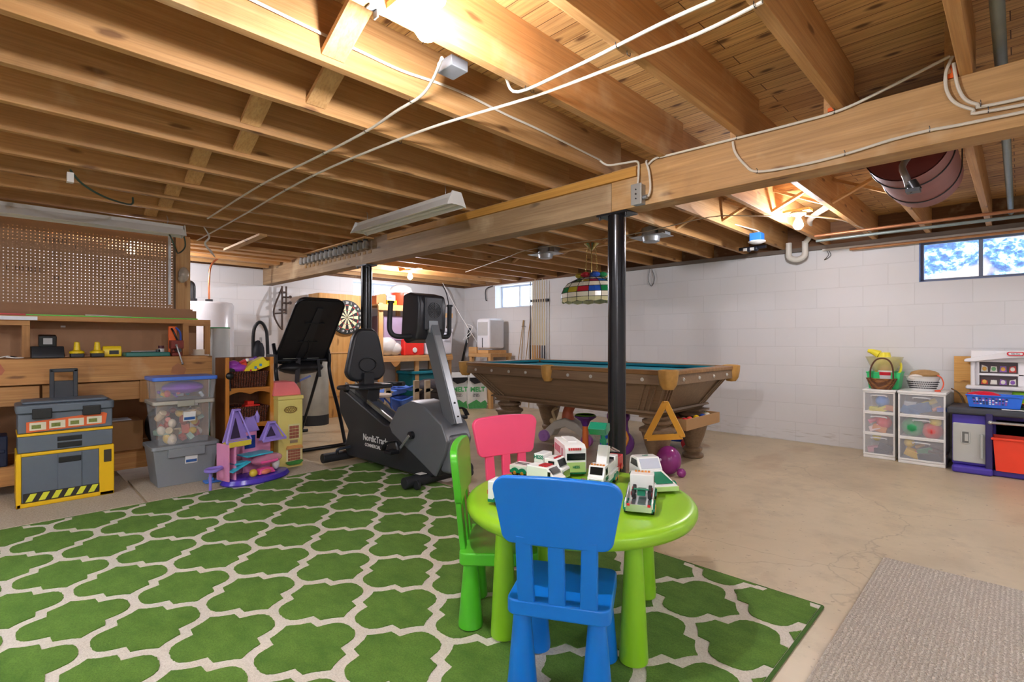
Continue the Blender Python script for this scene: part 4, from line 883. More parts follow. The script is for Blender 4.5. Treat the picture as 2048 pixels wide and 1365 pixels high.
def ogive(y, z, w_, h_, par, mat=LV, x=.0, hole=True):
    o = [(y-w_/2, z), (y-w_*.12, z+h_), (y+w_*.12, z+h_), (y+w_/2, z)]
    MB().prism(o, x-.02, x-.012, 'x').build('tower_back', mat, par)
    fr = MB()
    fr.bar((x+.04, y-w_/2, z), (x+.0, y-w_*.08, z+h_), .016, .012); fr.bar((x+.04, y+w_/2, z), (x+.0, y+w_*.08, z+h_), .016, .012); fr.bar((x+.04, y-w_/2, z), (x+.04, y+w_/2, z), .016, .02); fr.box(x-.02, x+.02, y-w_*.13, y+w_*.13, z+h_-.015, z+h_)
    fr.build('tower_frame', mat, par, bevel=.003)
    MB().prism([(y-w_*.2, z+.02), (y, z+h_*.72), (y+w_*.2, z+.02)], x-.012, x-.008, 'x').build('tower_window', pl('3c2c50', .5), par)
ogive(-.16, .32, .19, .24, cs); ogive(.13, .29, .20, .14, cs)
MB().box(-.03, .05, -.245, -.07, .285, .325).build('yellow_balcony', pl('e8d44a', .35), cs, bevel=.004)
MB().box(-.10, -.08, -.06, .055, .04, .37).build('centre_wall', PK, cs, bevel=.003)
MB().box(-.08, -.076, -.045, .04, .23, .33).build('night_sky_panel', pl('1f3f9a', .4, 0, .5, 0, 60), cs); MB().lathe([(0, .004), (.012, .0)], c=(-.074, 0, .29), n=5, M=rot(0, 90, 0)).sph((-.074, 0, .29), .009, 8).build('pink_star', pl('f07a9a', .4), cs)
MB().prism([(-.075, .36), (-.055, .40), (-.03, .47), (-.045, .48), (0, .47), (.045, .48), (.03, .47), (.055, .40), (.075, .36)], -.10, -.07, 'x').build('centre_gable', LV, cs, bevel=.003)
MB().lathe([(.018, .35), (.022, .42), (0, .47)], c=(-.10, -.085, 0), n=12).build('side_spire', LV, cs); MB().lathe([(.016, .42), (.020, .47), (0, .52)], c=(-.10, .07, 0), n=12).build('side_spire', LV, cs)
MB().box(-.06, .08, -.12, .09, .195, .207).box(-.02, .06, -.20, -.10, .15, .165).bar((.06, -.10, .165), (.06, -.24, .11), .06, .01).build('turquoise_ramp', TQ, cs, bevel=.003)
MB().sph((.04, .06, .15), (.06, .13, .045), 18).build('clear_canopy', glassy('pink_canopy', 'f0a0c0', .45, .1), cs)
MB().box(-.0, .10, -.02, .12, .13, .15).box(.02, .10, -.04, .10, .05, .09, .7).build('doll_carriage', pl('ef5aa0', .3), cs, bevel=.006)
MB().sph((.05, .13, .10), (.03, .03, .045), 12).build('white_pony', WHITE, cs); MB().sph((.07, -.07, .07), (.03, .03, .03), 12).build('rainbow_ball', pl('e0c03a', .3), cs)
MB().sph((.09, .02, .065), (.02, .045, .02), 12).build('orange_slide', pl('f08a6a', .3), cs)
MB().tube([(-.03, -.25, .14), (.04, -.34, .14), (.0, -.38, .14), (-.06, -.33, .14)], .012, 8, 4, True).cyl((-.0, -.35, .0), (-.0, -.35, .13), .01).build('lavender_swing', pl('8f7fd8', .35), cs)
top(MB().box(-4.38, -4.30, 1.10, 1.24, .013, .028).box(-4.36, -4.32, 1.13, 1.16, .028, .05), 'toy_block', pl('4a86e0', .35), 'small blue toy part between the grey bin and the castle', 'toy', bevel=.004)
# ================================================================ inversion table
IV = pl('1b1c20', .45, 0, .05); IS = pl('23252a', .3, .5, .08)
it = thing('inversion_table', 'black inversion table with its padded bed tilted up toward the camera', 'exercise equipment', (-5.45, 2.26, 0))
bedM = lambda p: (-.02+p[0], p[1], p[2])
# bed: lower end (-5.40, z .88) upper end (-4.85, z 1.49)
L0, L1 = Vector((-5.42, 0, .86)), Vector((-4.86, 0, 1.49)); ud = (L1-L0).normalized(); nn = Vector((-ud.z, 0, ud.x)); Lb = (L1-L0).length
bp = MB(); q = []
for (a, b) in rrect(-.235, .235, 0, Lb, .08, 6): q.append((a*(1+.10*(1-b/Lb)), b))
def bedp(p): v = L0+ud*p[2]+nn*p[1]; return (v.x, 2.26+p[0], v.z)
bp.prism(q, -.02, .03, 'y', bedp); P(bp, 'padded_bed', pl('1a1b1f', .6, 0, .05, .1), it, bevel=.012, seg=3)
P(MB().tube([bedp((x*1.02, -.015, z)) for x, z in q], .011, 8, 1, True), 'bed_tube_frame', IS, it)
P(MB().prism([(-.06, .03), (.06, .03), (.03, .75), (-.03, .75)], -.03, -.022, 'y', bedp), 'centre_pad', pl('24262b', .6), it)
for zz in (.30, .55): P(MB().prism([(-.10, zz), (.10, zz), (.10, zz+.012), (-.10, zz+.012)], -.034, -.022, 'y', bedp), 'strap', BLACKM, it)
P(MB().tube([bedp((0, -.03, .33)), bedp((.03, -.04, .2)), bedp((-.02, -.05, .05))], .006, 6, 4), 'pull_cord', BLACK, it)
for y in (1.98, 2.54):
    P(MB().tube([(-4.94, y, .02), (-5.08, y, .34), (-5.24, y, .62), (-5.30, y, .78), (-5.30, y, .90), (-5.36, y, 1.05)], .019, 10, 4), 'front_leg', IS, it)
    P(MB().tube([(-6.02, y, .02), (-5.72, y, .48), (-5.45, y, .93)], .017, 10, 3), 'rear_leg', IS, it)
    P(MB().bar((-5.50, y, .90), (-5.28, y, .90), .03, .09), 'pivot_plate', IV, it, bevel=.004)
P(MB().cyl((-4.93, 1.90, .018), (-4.93, 2.62, .018), .018), 'foot_bar', IS, it); P(MB().cyl((-6.03, 1.90, .018), (-6.03, 2.62, .018), .018), 'foot_bar', IS, it)
for y in (1.90, 2.62): P(MB().box(-4.96, -4.90, y-.02, y+.02, 0, .05), 'foot_cap', BLACK, it, bevel=.006)
P(MB().cyl((-5.33, 1.98, .88), (-5.33, 2.54, .88), .016), 'cross_bar', IS, it)
P(MB().box(-5.45, -5.35, 2.07, 2.45, .86, .90), 'ankle_roller_board', pl('b9bdae', .5), it, bevel=.004)
P(MB().bar((-5.33, 2.22, .90), (-5.22, 2.16, .66), .045, .02), 'strap_end', pl('4a4a4e', .4), it); P(MB().bar((-5.31, 2.42, .88), (-5.27, 2.42, .70), .03, .015), 'strap_end', BLACKM, it)
P(MB().sph((-5.36, 2.26, .80), (.10, .24, .07), 14), 'hip_pad', IV, it)
P(MB().bar((-5.30, 2.10, .62), (-5.22, 2.30, .72), .02, .02), 'grip', pl('6a7ab8', .4, .3), it)
# ================================================================ water equipment by the back wall
HT = thing('water_heater', 'white cylindrical water heater behind the end of the workbench', 'water heater', (-6.62, 1.70, 0))
MB().lathe([(.27, .0), (.28, .03), (.28, 1.49), (.26, 1.52), (0, 1.525)], n=40).build('tank', pl('dfe3ea', .25), HT)
MB().tube([(-.02, -.13, 1.52), (-.02, -.13, 1.70), (-.02, -.17, 1.74), (-.02, -.25, 1.745)], .028, 12, 5).build('draft_elbow', pl('3c3d3f', .3, .6, .2), HT)
for y in (-.13, .03): MB().cyl((0, y, 1.52), (0, y, 1.56), .04, n=8).build('pipe_nut', pl('35363a', .35, .6), HT)
MB().tube([(0, .03, 1.55), (0, .03, 1.80), (0, .05, 1.95), (0, .12, 2.04), (0, .18, 2.06)], .011, 10, 5).build('copper_pipe', COPPER, HT)
top(MB().lathe([(0, .0), (.115, 0), (.115, .03), (.112, .31), (.11, .315), (.098, .315), (.098, .0)], c=(-5.27, 1.53, .94), n=24), 'paper_roll', pl('d3d4cf', .6), 'white roll of paper with a green edge standing behind the bench end', 'paper roll') if False else None
wr_ = thing('foam_roll', 'white sheet roll trimmed in green standing behind the bench end', 'roll', (-5.50, 1.53, 0))
MB().cyl((0, 0, 0), (0, 0, 1.20), .085, n=28).build('white_sheet', pl('cfd4d2', .55), wr_)
MB().tube([(.0, -.09, 1.2), (-.01, -.085, 1.0), (.015, -.085, .8), (.0, -.09, .5), (0, -.09, .01)], .006, 8, 4).cyl((0, 0, 1.2), (0, 0, 1.212), .088, n=28).build('green_edge', pl('2f9a5a', .5), wr_)
pt_ = thing('pressure_tank', 'grey steel pressure tank with a black base behind the inversion table', 'tank', (-6.50, 2.92, 0))
MB().lathe([(.17, .13), (.17, .92), (.12, .99), (0, 1.0)], n=36).build('tank_body', pl('a7a598', .45, .3, .25, .1, 6), pt_); MB().cyl((0, 0, 0), (0, 0, .13), .172, n=36).build('base_ring', BLACKM, pt_)
wp = thing('water_pipe', 'dark iron water pipes with valves on the back wall under the girder end', 'pipe', (-7.15, 2.77, 1.23))
ip = pl('4a3c34', .5, .5, .2)
P(MB().cyl((-7.15, 2.755, 1.23), (-7.15, 2.755, 1.83), .012), 'left_pipe', ip, wp); P(MB().cyl((-7.15, 2.81, 1.45), (-7.15, 2.81, 1.83), .012), 'right_pipe', ip, wp)
for z in (1.60, 1.68): P(MB().cyl((-7.15, 2.755, z), (-7.15, 2.84, z), .012).cyl((-7.12, 2.83, z-.0), (-7.06, 2.83, z), .007).cyl((-7.07, 2.83, z), (-7.06, 2.83, z), .022, n=10), 'valve', ip, wp)
P(MB().tube([(-7.15, 2.75, 1.80), (-7.14, 2.71, 1.70), (-7.13, 2.65, 1.55), (-7.13, 2.64, 1.43), (-7.14, 2.70, 1.30), (-7.15, 2.755, 1.24)], .012, 8, 5), 'curved_hose', ip, wp); P(MB().cyl((-7.15, 2.64, 1.45), (-7.15, 2.82, 1.47), .009), 'cross_pipe', ip, wp)
P(MB().box(-7.249, -7.15, 2.745, 2.82, 1.74, 1.76).box(-7.249, -7.15, 2.745, 2.82, 1.50, 1.52), 'pipe_bracket', ip, wp)
hl = thing('floor_pump', 'bicycle wheel and black hose leaning behind the oak shelf unit', 'wheel', (-6.0, 2.08, 0))
P(MB().tube([(-6.0, 2.0, .86), (-6.0, 2.0, 1.12), (-6.0, 2.02, 1.24), (-6.0, 2.075, 1.29), (-6.0, 2.13, 1.22), (-6.0, 2.15, 1.05), (-6.0, 2.17, .3), (-6.0, 2.17, .0)], .018, 10, 5), 'black_hose', BLACKM, hl)
P(MB().cyl((-6.0, 2.08, .02), (-6.0, 2.08, 1.12), .012), 'chrome_rod', STEEL, hl); P(MB().sph((-6.0, 2.05, .95), (.03, .07, .14), 14), 'pump_body', pl('3a3f4a', .4), hl)
hl.name = 'vacuum_cleaner'; hl['label'] = 'black vacuum cleaner with a curved hose behind the oak shelf unit'; hl['category'] = 'vacuum cleaner'
P(MB().prism(rrect(-6.45, -6.10, 1.96, 2.24, .06), 0, .22, 'z'), 'cleaner_head', BLACKM, hl, bevel=.02)
# stored lumber under the joists
for i, (x, y0, y1, w_, lb) in enumerate(((-5.75, 1.2, 2.5, .09, 'yellow board stored under the joists nearest the pegboard'), (-6.0, .9, 2.45, .14, 'pale wide board stored under the joists behind the pegboard'), (-6.25, 1.0, 2.5, .09, 'second wide yellow board stored under the joists over the heater'), (-6.62, .8, 2.5, .13, 'orange toned board stored under the joists above the water heater'), (-6.95, 1.0, 2.5, .06, 'narrow board stored under the joists next to the back wall'))):
    top(MB().box(x-w_/2, x+w_/2, y0, y1, 2.03+.004*(i % 2), 2.069), 'lumber_board', PINEy, lb, 'board', bevel=.002)
top(MB().bar((-5.66, 1.64, 1.995), (-4.9, 1.72, 2.05), .07, .02), 'lumber_board', PINEx, 'short slanting pale board under the joists right of the pegboard', 'board')
# ================================================================ recumbent exercise bike, aligned with x, front toward +x
BK = pl('24262b', .5, 0, .05, .1); SG = pl('6a6e73', .4, .25, .05); SM = pl('8d9194', .35, .5, .05)
bike = thing('exercise_bike', 'dark grey recumbent exercise bike standing partly on the green rug', 'exercise bike', (-3.75, 2.35, 0), 2)
def bx(X): return X+3.75
sh = [(-4.43, .60), (-4.41, .665), (-3.70, .40), (-3.62, .40), (-3.50, .55), (-3.33, .615), (-3.18, .60), (-2.96, .47), (-2.90, .36), (-2.93, .26), (-3.02, .09), (-3.16, .055), (-4.28, .055), (-4.33, .12), (-4.27, .28), (-4.42, .44)]
MB().prism([(bx(a), b) for a, b in sh], -.115, .115, 'y').build('shell', BK, bike, bevel=.018, seg=3)
gp = [(-3.62, .40), (-3.50, .555), (-3.33, .62), (-3.18, .605), (-2.95, .475), (-2.895, .36), (-2.925, .26), (-3.03, .085), (-3.58, .34)]
MB().prism([(bx(a), b) for a, b in gp], -.122, .122, 'y').build('front_cover', SG, bike, bevel=.014, seg=3)
MB().box(bx(-3.01), bx(-2.885), -.095, .095, .12, .40).build('nose_panel', SG, bike, bevel=.03, seg=3)
MB().bar((bx(-4.42), -.05, .685), (bx(-3.66), -.05, .415), .02, .035).bar((bx(-4.42), .05, .685), (bx(-3.66), .05, .415), .02, .035).build('seat_rail', pl('a8a8a2', .3, .8), bike, bevel=.003)
MB().bar((bx(-4.42), -.0, .67), (bx(-3.66), -.0, .40), .08, .02).build('rail_bed', pl('6f7c94', .3, .6), bike)
MB().cyl((bx(-4.34), -.32, .05), (bx(-4.34), .32, .05), .042, n=24).build('rear_stabilizer', BLACKM, bike, bevel=.006)
MB().tube([(bx(-4.30), -.20, .085), (bx(-4.25), -.21, .13), (bx(-4.22), -.06, .14), (bx(-4.24), 0, .12)], .014, 8, 4).build('rear_handle', pl('2e3440', .35), bike)
MB().cyl((bx(-3.13), -.32, .062), (bx(-3.13), .32, .062), .042, n=24).build('front_stabilizer', BLACKM, bike, bevel=.006)
for y in (-.25, .26): MB().cyl((bx(-3.07), y-.012, .048), (bx(-3.07), y+.012, .048), .034, n=20).build('transport_wheel', BLACKM, bike, bevel=.004)
MB().box(bx(-3.16), bx(-3.10), -.20, -.14, .104, .106).build('warning_sticker', WHITE, bike)
up0, up1 = (bx(-2.955), .46), (bx(-3.265), 1.27)
MB().bar((up0[0], 0, up0[1]), (up1[0], 0, up1[1]), .075, .115, up=(1, 0, 0)).build('upright_mast', SG, bike, bevel=.005)
MB().bar((up0[0]+.058, 0, up0[1]+.02), (up1[0]+.058, 0, up1[1]), .055, .004, up=(1, 0, 0)).build('mast_face', SM, bike)
for f in (.08, .2): MB().cyl((up0[0]+(up1[0]-up0[0])*f+.055, 0, .46+.81*f), (up0[0]+(up1[0]-up0[0])*f+.068, 0, .46+.81*f), .010, n=10).build('mast_bolt', BLACK, bike)
# console
cp = [(-3.44, 1.12), (-3.41, 1.44), (-3.33, 1.455), (-3.22, 1.43), (-3.20, 1.36), (-3.21, 1.16), (-3.24, 1.09), (-3.38, 1.06)]
MB().prism([(bx(a), b) for a, b in cp], -.135, .135, 'y').build('console', pl('23252b', .38, 0, .05), bike, bevel=.02, seg=3)
MB().box(bx(-3.23), bx(-3.185), -.085, .085, 1.16, 1.42, ).build('console_back', pl('2b2e34', .4), bike, bevel=.015)
m_ = MB()
for k in range(5): m_.tube([(bx(-3.183), (.012+.012*k)*math.cos(R(a)), 1.315+(.012+.012*k)*math.sin(R(a))) for a in range(0, 360, 20)], .0028, 5, 1, True)
m_.box(bx(-3.185), bx(-3.180), -.062, .062, 1.313, 1.317).box(bx(-3.185), bx(-3.180), -.002, .002, 1.253, 1.377).build('fan_grille', BLACK, bike)
MB().box(bx(-3.20), bx(-3.178), -.055, .03, 1.14, 1.235).build('bracket_plate', pl('8e9296', .35, .6), bike, bevel=.003)
for s in (-1, 1):
    MB().tube([(bx(-3.30), s*.10, 1.12), (bx(-3.33), s*.24, 1.115), (bx(-3.35), s*.285, 1.15), (bx(-3.355), s*.29, 1.22), (bx(-3.345), s*.285, 1.37)], .019, 10, 5).build('handlebar', BLACKM, bike)
    MB().cyl((bx(-3.345), s*.285, 1.365), (bx(-3.345), s*.285, 1.38), .026, n=14).build('grip_end', BLACKM, bike)
# seat
seat = MB(); q = []
for a, b in rrect(-.20, .20, .72, 1.19, .11, 7): q.append((a*(1-.42*max(0, (b-.80)/.39)), b))
seat.prism(q, bx(-4.21), bx(-4.13), 'x').build('seat_back', pl('26282d', .42, 0, .06, .15, 30), bike, bevel=.03, seg=4)
MB().tube([(bx(-4.122), .085*math.cos(R(a)), .87+.06*math.sin(R(a))) for a in range(0, 360, 20)], .004, 6, 1, True).build('lumbar_seam', pl('111214', .4), bike)
MB().box(bx(-4.22), bx(-3.98), -.17, .17, .66, .70).build('seat_cushion', pl('26282d', .42, 0, .06), bike, bevel=.02, seg=3)
MB().box(bx(-4.20), bx(-4.10), -.05, .05, .60, .80).prism([(bx(-4.25), .56), (bx(-4.05), .50), (bx(-4.02), .66), (bx(-4.25), .66)], -.06, .06, 'y').build('seat_post', BLACKM, bike, bevel=.006)
for s in (-1, 1):
    MB().tube([(bx(-4.18), s*.10, .68), (bx(-4.15), s*.26, .68), (bx(-4.05), s*.28, .685), (bx(-3.98), s*.28, .69)], .020, 10, 4).build('seat_handle', BLACKM, bike)
MB().sph((bx(-4.22), -.16, .655), .03, 12).build('adjust_knob', BLACK, bike)
# crank and pedals
MB().cyl((bx(-3.30), -.118, .36), (bx(-3.30), -.15, .36), .03, n=18).build('crank_hub', BLACK, bike)
MB().bar((bx(-3.30), -.15, .36), (bx(-3.40), -.17, .245), .014, .022).build('crank_arm', STEEL, bike, bevel=.004)
pd = MB().box(bx(-3.47), bx(-3.38), -.27, -.18, .215, .245).build('pedal', BLACK, bike, bevel=.008)
MB().tube([(bx(-3.47), -.27, .245), (bx(-3.43), -.27, .30), (bx(-3.43), -.18, .30), (bx(-3.39), -.18, .245)], .014, 6, 4, flat=(1, 1.6, .5)).build('pedal_strap', BLACK, pd)
MB().bar((bx(-3.30), .15, .36), (bx(-3.17), .17, .47), .014, .022).build('crank_arm', STEEL, bike, bevel=.004)
pd = MB().box(bx(-3.19), bx(-3.10), .18, .27, .46, .49).build('pedal', BLACK, bike, bevel=.008)
MB().tube([(bx(-3.19), .18, .49), (bx(-3.16), .18, .54), (bx(-3.16), .27, .54), (bx(-3.11), .27, .49)], .014, 6, 4, flat=(1, 1.6, .5)).build('pedal_strap', BLACK, pd)
LW = pl('d8d8d8', .4)
text('NordicTrack', .074, (bx(-3.83), -.1165, .255), FY, LW, bike, bold=.0016, sx=.95)
text('COMMERCIAL 400', .038, (bx(-3.83), -.1165, .195), FY, LW, bike, bold=.0008)
# ================================================================ pool table
PTB = wood('pool_mahogany_x', '8c7358', '7b634a', 'x', dark='55412e', rough=.42, knots=False, var=.02)
RAILW = wood('pool_rail', 'a57b48', '80592f', 'x', dark='50351c', rough=.35, knots=False, var=.02)
FELT = pl('2b9db4', .9, 0, .05, .3, 60); CUSH = pl('168292', .85, 0, .05); LEA = pl('b98c46', .5, 0, .25, .3, 30)
pot = thing('pool_table', 'large antique brown pool table with teal felt and leather pockets', 'pool table', (-3.125, 4.25, 0))
HL, HW = 1.25, .65
MB().box(-HL+.10, HL-.10, -HW+.10, HW-.10, .79, .812).build('felt_bed', FELT, pot)
MB().box(-HL, HL, -HW, -HW+.11, .815, .85).box(-HL, HL, HW-.11, HW, .815, .85).box(-HL, -HL+.11, -HW+.11, HW-.11, .815, .85).box(HL-.11, HL, -HW+.11, HW-.11, .815, .85).build('top_rail', RAILW, pot, bevel=.008)
cu = MB()
for s in (-1, 1):
    for a, b in ((-HL+.17, -.07), (.07, HL-.17)): cu.prism([(s*(HW-.112), .812), (s*(HW-.112), .845), (s*(HW-.16), .845), (s*(HW-.155), .825)], a, b, 'x')
    cu.prism([(s*(HL-.112), .812), (s*(HL-.112), .845), (s*(HL-.16), .845), (s*(HL-.155), .825)], -HW+.17, HW-.17, 'y')
cu.build('cushion', CUSH, pot)
MB().box(-HL+.012, HL-.012, -HW+.012, -HW+.04, .735, .817).box(-HL+.012, HL-.012, HW-.04, HW-.012, .735, .817).box(-HL+.012, -HL+.04, -HW+.03, HW-.03, .735, .817).box(HL-.04, HL-.012, -HW+.03, HW-.03, .735, .817).build('apron', PTB, pot, bevel=.004)
def frus(x0, x1, w0, z0, X0, X1, W1, z1): return MB().add([(x0, -w0, z0), (x1, -w0, z0), (x1, w0, z0), (x0, w0, z0), (X0, -W1, z1), (X1, -W1, z1), (X1, W1, z1), (X0, W1, z1)], [(3, 2, 1, 0), (4, 5, 6, 7), (0, 1, 5, 4), (1, 2, 6, 5), (2, 3, 7, 6), (3, 0, 4, 7)])
frus(-.90, 1.02, .46, .50, -HL+.10, HL-.08, HW-.05, .745).build('slanted_cabinet', PTB, pot)
frus(-.93, 1.05, .49, .485, -.92, 1.04, .48, .505).build('base_moulding', PTB, pot, bevel=.004)
frus(-.88, 1.0, .44, .455, -.90, 1.02, .46, .485).build('under_frame', PTB, pot)
def onside(z): return .46+(HW-.05-.46)*(z-.50)/.245
for s in (-1, 1):
    for e in (-1, 1):
        for k in range(3):
            xb = (1.02-.06-.05*k) if e > 0 else (-.90+.06+.05*k); xt = (HL-.08-.07-.05*k) if e > 0 else (-HL+.10+.07+.05*k)
            MB().bar((xb, s*(onside(.505)+.003), .505), (xt, s*(onside(.735)+.003), .735), .014, .022, up=(0, 1, 0)).build('fluted_trim', PTB, pot, bevel=.003)
            xb, xt = (1.02, HL-.08) if e > 0 else (-.90, -HL+.10)
            MB().bar((xb+e*.004, s*(.40-.045*k), .505), (xt+e*.004, s*(.54-.045*k), .735), .014, .022, up=(1, 0, 0)).build('fluted_trim', PTB, pot, bevel=.003)
prof = [(.085, 0), (.095, .01), (.095, .03), (.07, .05), (.085, .07), (.085, .09), (.066, .105), (.072, .125), (.10, .20), (.125, .29), (.132, .315), (.15, .325), (.15, .345), (.115, .36), (.10, .375), (.125, .395), (.125, .415), (.10, .43), (.10, .456)]
for x in (-.80, .96):
    for y in (-.33, .33): MB().lathe(prof, c=(x, y, 0), n=36).box(x-.11, x+.11, y-.11, y+.11, .44, .457).build('leg', PTB, pot)
for x, y in ((-1, -1), (1, -1), (1, 1), (-1, 1), (0, -1), (0, 1)):
    cx, cy = x*(HL-.045), y*(HW-.045+(.02 if x == 0 else 0)); r = .075 if x else .062
    MB().lathe([(0, .70), (r*.55, .705), (r*.85, .74), (r, .80), (r*1.05, .852), (r*.8, .858), (r*.72, .84), (r*.6, .76), (0, .74)], c=(cx, cy, 0), n=20).build('leather_pocket', LEA, pot)
for x in (-1.0, -.75, -.5, -.27, .25, .5, .75, 1.0):
    for s in (-1, 1): MB().cyl((x, s*(HW-.012), .775), (x, s*(HW-.006), .775), .015, n=14).sph((x, s*(HW-.005), .775), .008, 8).build('rail_bolt', pl('c9c6bd', .3, .2, .05), pot)
for y in (-.42, -.14, .14, .42):
    for s in (-1, 1): MB().cyl((s*(HL-.012), y, .775), (s*(HL-.006), y, .775), .015, n=14).sph((s*(HL-.005), y, .775), .008, 8).build('rail_bolt', pl('c9c6bd', .3, .2, .05), pot)
dw = MB().shell(.82, 1.175, -.24, .42, .335, .43, .012, 1).build('drawer', pl('a57f52', .5), pot, bevel=.003, label='open tan drawer')
MB().box(.82, 1.0, -.26, -.245, .43, .456).box(.82, 1.0, .425, .44, .43, .456).build('drawer_runner', PTB, dw)
for i, (x, y, c, nm) in enumerate(((1.12, -.16, 'c8242a', 'red'), (1.12, -.07, 'd84a3a', 'orange red'), (1.12, .06, 'e3b51e', 'yellow'), (1.12, .18, '20408a', 'blue'), (1.12, .28, 'd8d4c4', 'ivory'), (1.05, .36, '5f8a4a', 'green'))):
    top(MB().sph((-3.125+x, 4.25+y, .347+.0285+.03), .0285, 18), 'billiard_ball', pl(c, .12), nm+' billiard ball in the open drawer of the pool table', 'billiard ball', 'billiard balls in the drawer')
for i in range(8):
    top(MB().sph((-2.3+.055*(i % 4)+.12, 4.05+.06*(i//4)+.2, .347+.0285), .028, 14), 'billiard_ball', pl(['7a2a8a', 'e07820', '207a3a', '20202a', '8a2a2a', 'd8d4c4', '2a5ac0', 'c03030'][i], .12), ['purple', 'orange', 'green', 'black', 'maroon', 'white', 'bright blue', 'dark red'][i]+' billiard ball deeper in the pool table drawer', 'billiard ball', 'billiard balls in the drawer')
tri = thing('ball_rack', 'yellow wooden triangle ball rack hanging at the near corner of the pool table', 'rack', (-1.92, 3.58, .33))
A_, B_, C_ = (.01, .0, .285), (-.125, -.04, .0), (.125, .045, .035)
mt = MB()
for p_, q_ in ((A_, B_), (B_, C_), (C_, A_)): mt.bar(p_, q_, .045, .014, up=(.3, -.95, 0))
for p_ in (A_, B_, C_): mt.cyl((p_[0]-.007, p_[1]-.021, p_[2]), (p_[0]+.007, p_[1]+.021, p_[2]), .009, n=12)
mt.build('triangle_frame', pl('d79b35', .3, 0, .08), tri, bevel=.003)
# ================================================================ stained glass lamp over the table
lp = thing('pendant_lamp', 'stained glass pool table lamp hanging on two chains behind the near post', 'lamp', (-3.08, 4.25, 1.48))
BR = pl('c9b873', .2, .9, .1)
MB().lathe([(0, .52), (.015, .522), (.03, .545), (.065, .575), (.075, .585), (0, .588)], n=24).build('brass_canopy', BR, lp)
for s in (-1, 1):
    ch_ = MB()
    for k in range(11):
        f = k/10; c = Vector((s*(.05+.02*f), 0, .55-.24*f)); M_ = rot(0, 0, 90*(k % 2))
        ch_.tube([c+M_ @ Vector((.006*math.cos(R(a)), 0, .016*math.sin(R(a)))) for a in range(0, 360, 45)], .0018, 5, 1, True)
    ch_.build('chain', BR, lp)
GC = [pl(c, .15, 0, .08) for c in ('ece6d0', '1f7f4a', 'b22a3a', '2a5ab8', 'b8a83a', 'd9d3a0', '2f2a24')]
NS = 16; rows = [(.0, .335), (.035, .34), (.085, .34), (.14, .315), (.185, .27), (.215, .20), (.235, .15)]
sg = MB()
for k in range(NS):
    for j in range(len(rows)-1):
        z0_, r0_ = rows[j]; z1_, r1_ = rows[j+1]
        sg.mi = {0: 5, 1: 0, 2: [2, 3, 1, 4][k % 4], 3: 0, 4: [4, 2, 3, 1][k % 4], 5: 0}[j]
        for q in range(2):
            a0, a1 = 2*math.pi*(k+q/2)/NS+.01*(q == 0), 2*math.pi*(k+q/2+.5)/NS-.01*(q == 1)
            dz = 0 if j else -.014
            mid = (-.012 if j == 0 else 0)
            za = z0_+(mid if q == 1 else 0); zb = z0_+(mid if q == 0 else 0)
            sg.add([(r0_*math.cos(a0), .72*r0_*math.sin(a0), za), (r0_*math.cos(a1), .72*r0_*math.sin(a1), zb), (r1_*math.cos(a1), .72*r1_*math.sin(a1), z1_-.003), (r1_*math.cos(a0), .72*r1_*math.sin(a0), z1_-.003)], [(0, 1, 2, 3)])
for k in range(8):
    sg.mi = [1, 4, 2, 3][k % 4]; a = 2*math.pi*k/8; sg.sph((.135*math.cos(a), .10*math.sin(a), .262), (.055, .045, .028), 12, rot(0, 0, math.degrees(a)+90))
sg.mi = 6
for k in range(NS):
    a = 2*math.pi*k/NS; sg.tube([(r*1.004*math.cos(a), .72*r*1.004*math.sin(a), z) for z, r in rows], .0025, 5, 1)
for z, r in rows[1:]: sg.tube([(r*1.004*math.cos(2*math.pi*k/32), .72*r*1.004*math.sin(2*math.pi*k/32), z) for k in range(32)], .0025, 5, 1, True)
sg.build('stained_glass_shade', GC, lp, smooth=False)
MB().cyl((0, 0, .25), (0, 0, .53), .004).box(-.12, .12, -.004, .004, .288, .296).build('stem', BR, lp)
for i, (x, y, lb) in enumerate(((-3.76, 4.324, 'silver recessed light can left of the stained glass lamp'), (-2.437, 4.297, 'silver recessed light can between the joists right of the near post'))):
    rc_ = thing('recessed_light', lb, 'light fixture', (x, y, 2.0))
    MB().lathe([(.06, 0), (.075, .005), (.085, .05), (.085, .13), (0, .14)], n=24).build('can_body', GALV, rc_); MB().box(-.17, .17, -.11, .11, .048, .052).build('mounting_plate', GALV, rc_); MB().box(.1, .17, -.05, .05, .052, .11).build('wiring_box', GALV, rc_, bevel=.003)
top(MB().box(-3.62, -2.55, 4.35, 4.40, 2.055, 2.0695), 'nailer_strip', PINEx, 'pale wooden strip nailed across the joists beside the lamp canopy', 'strip')
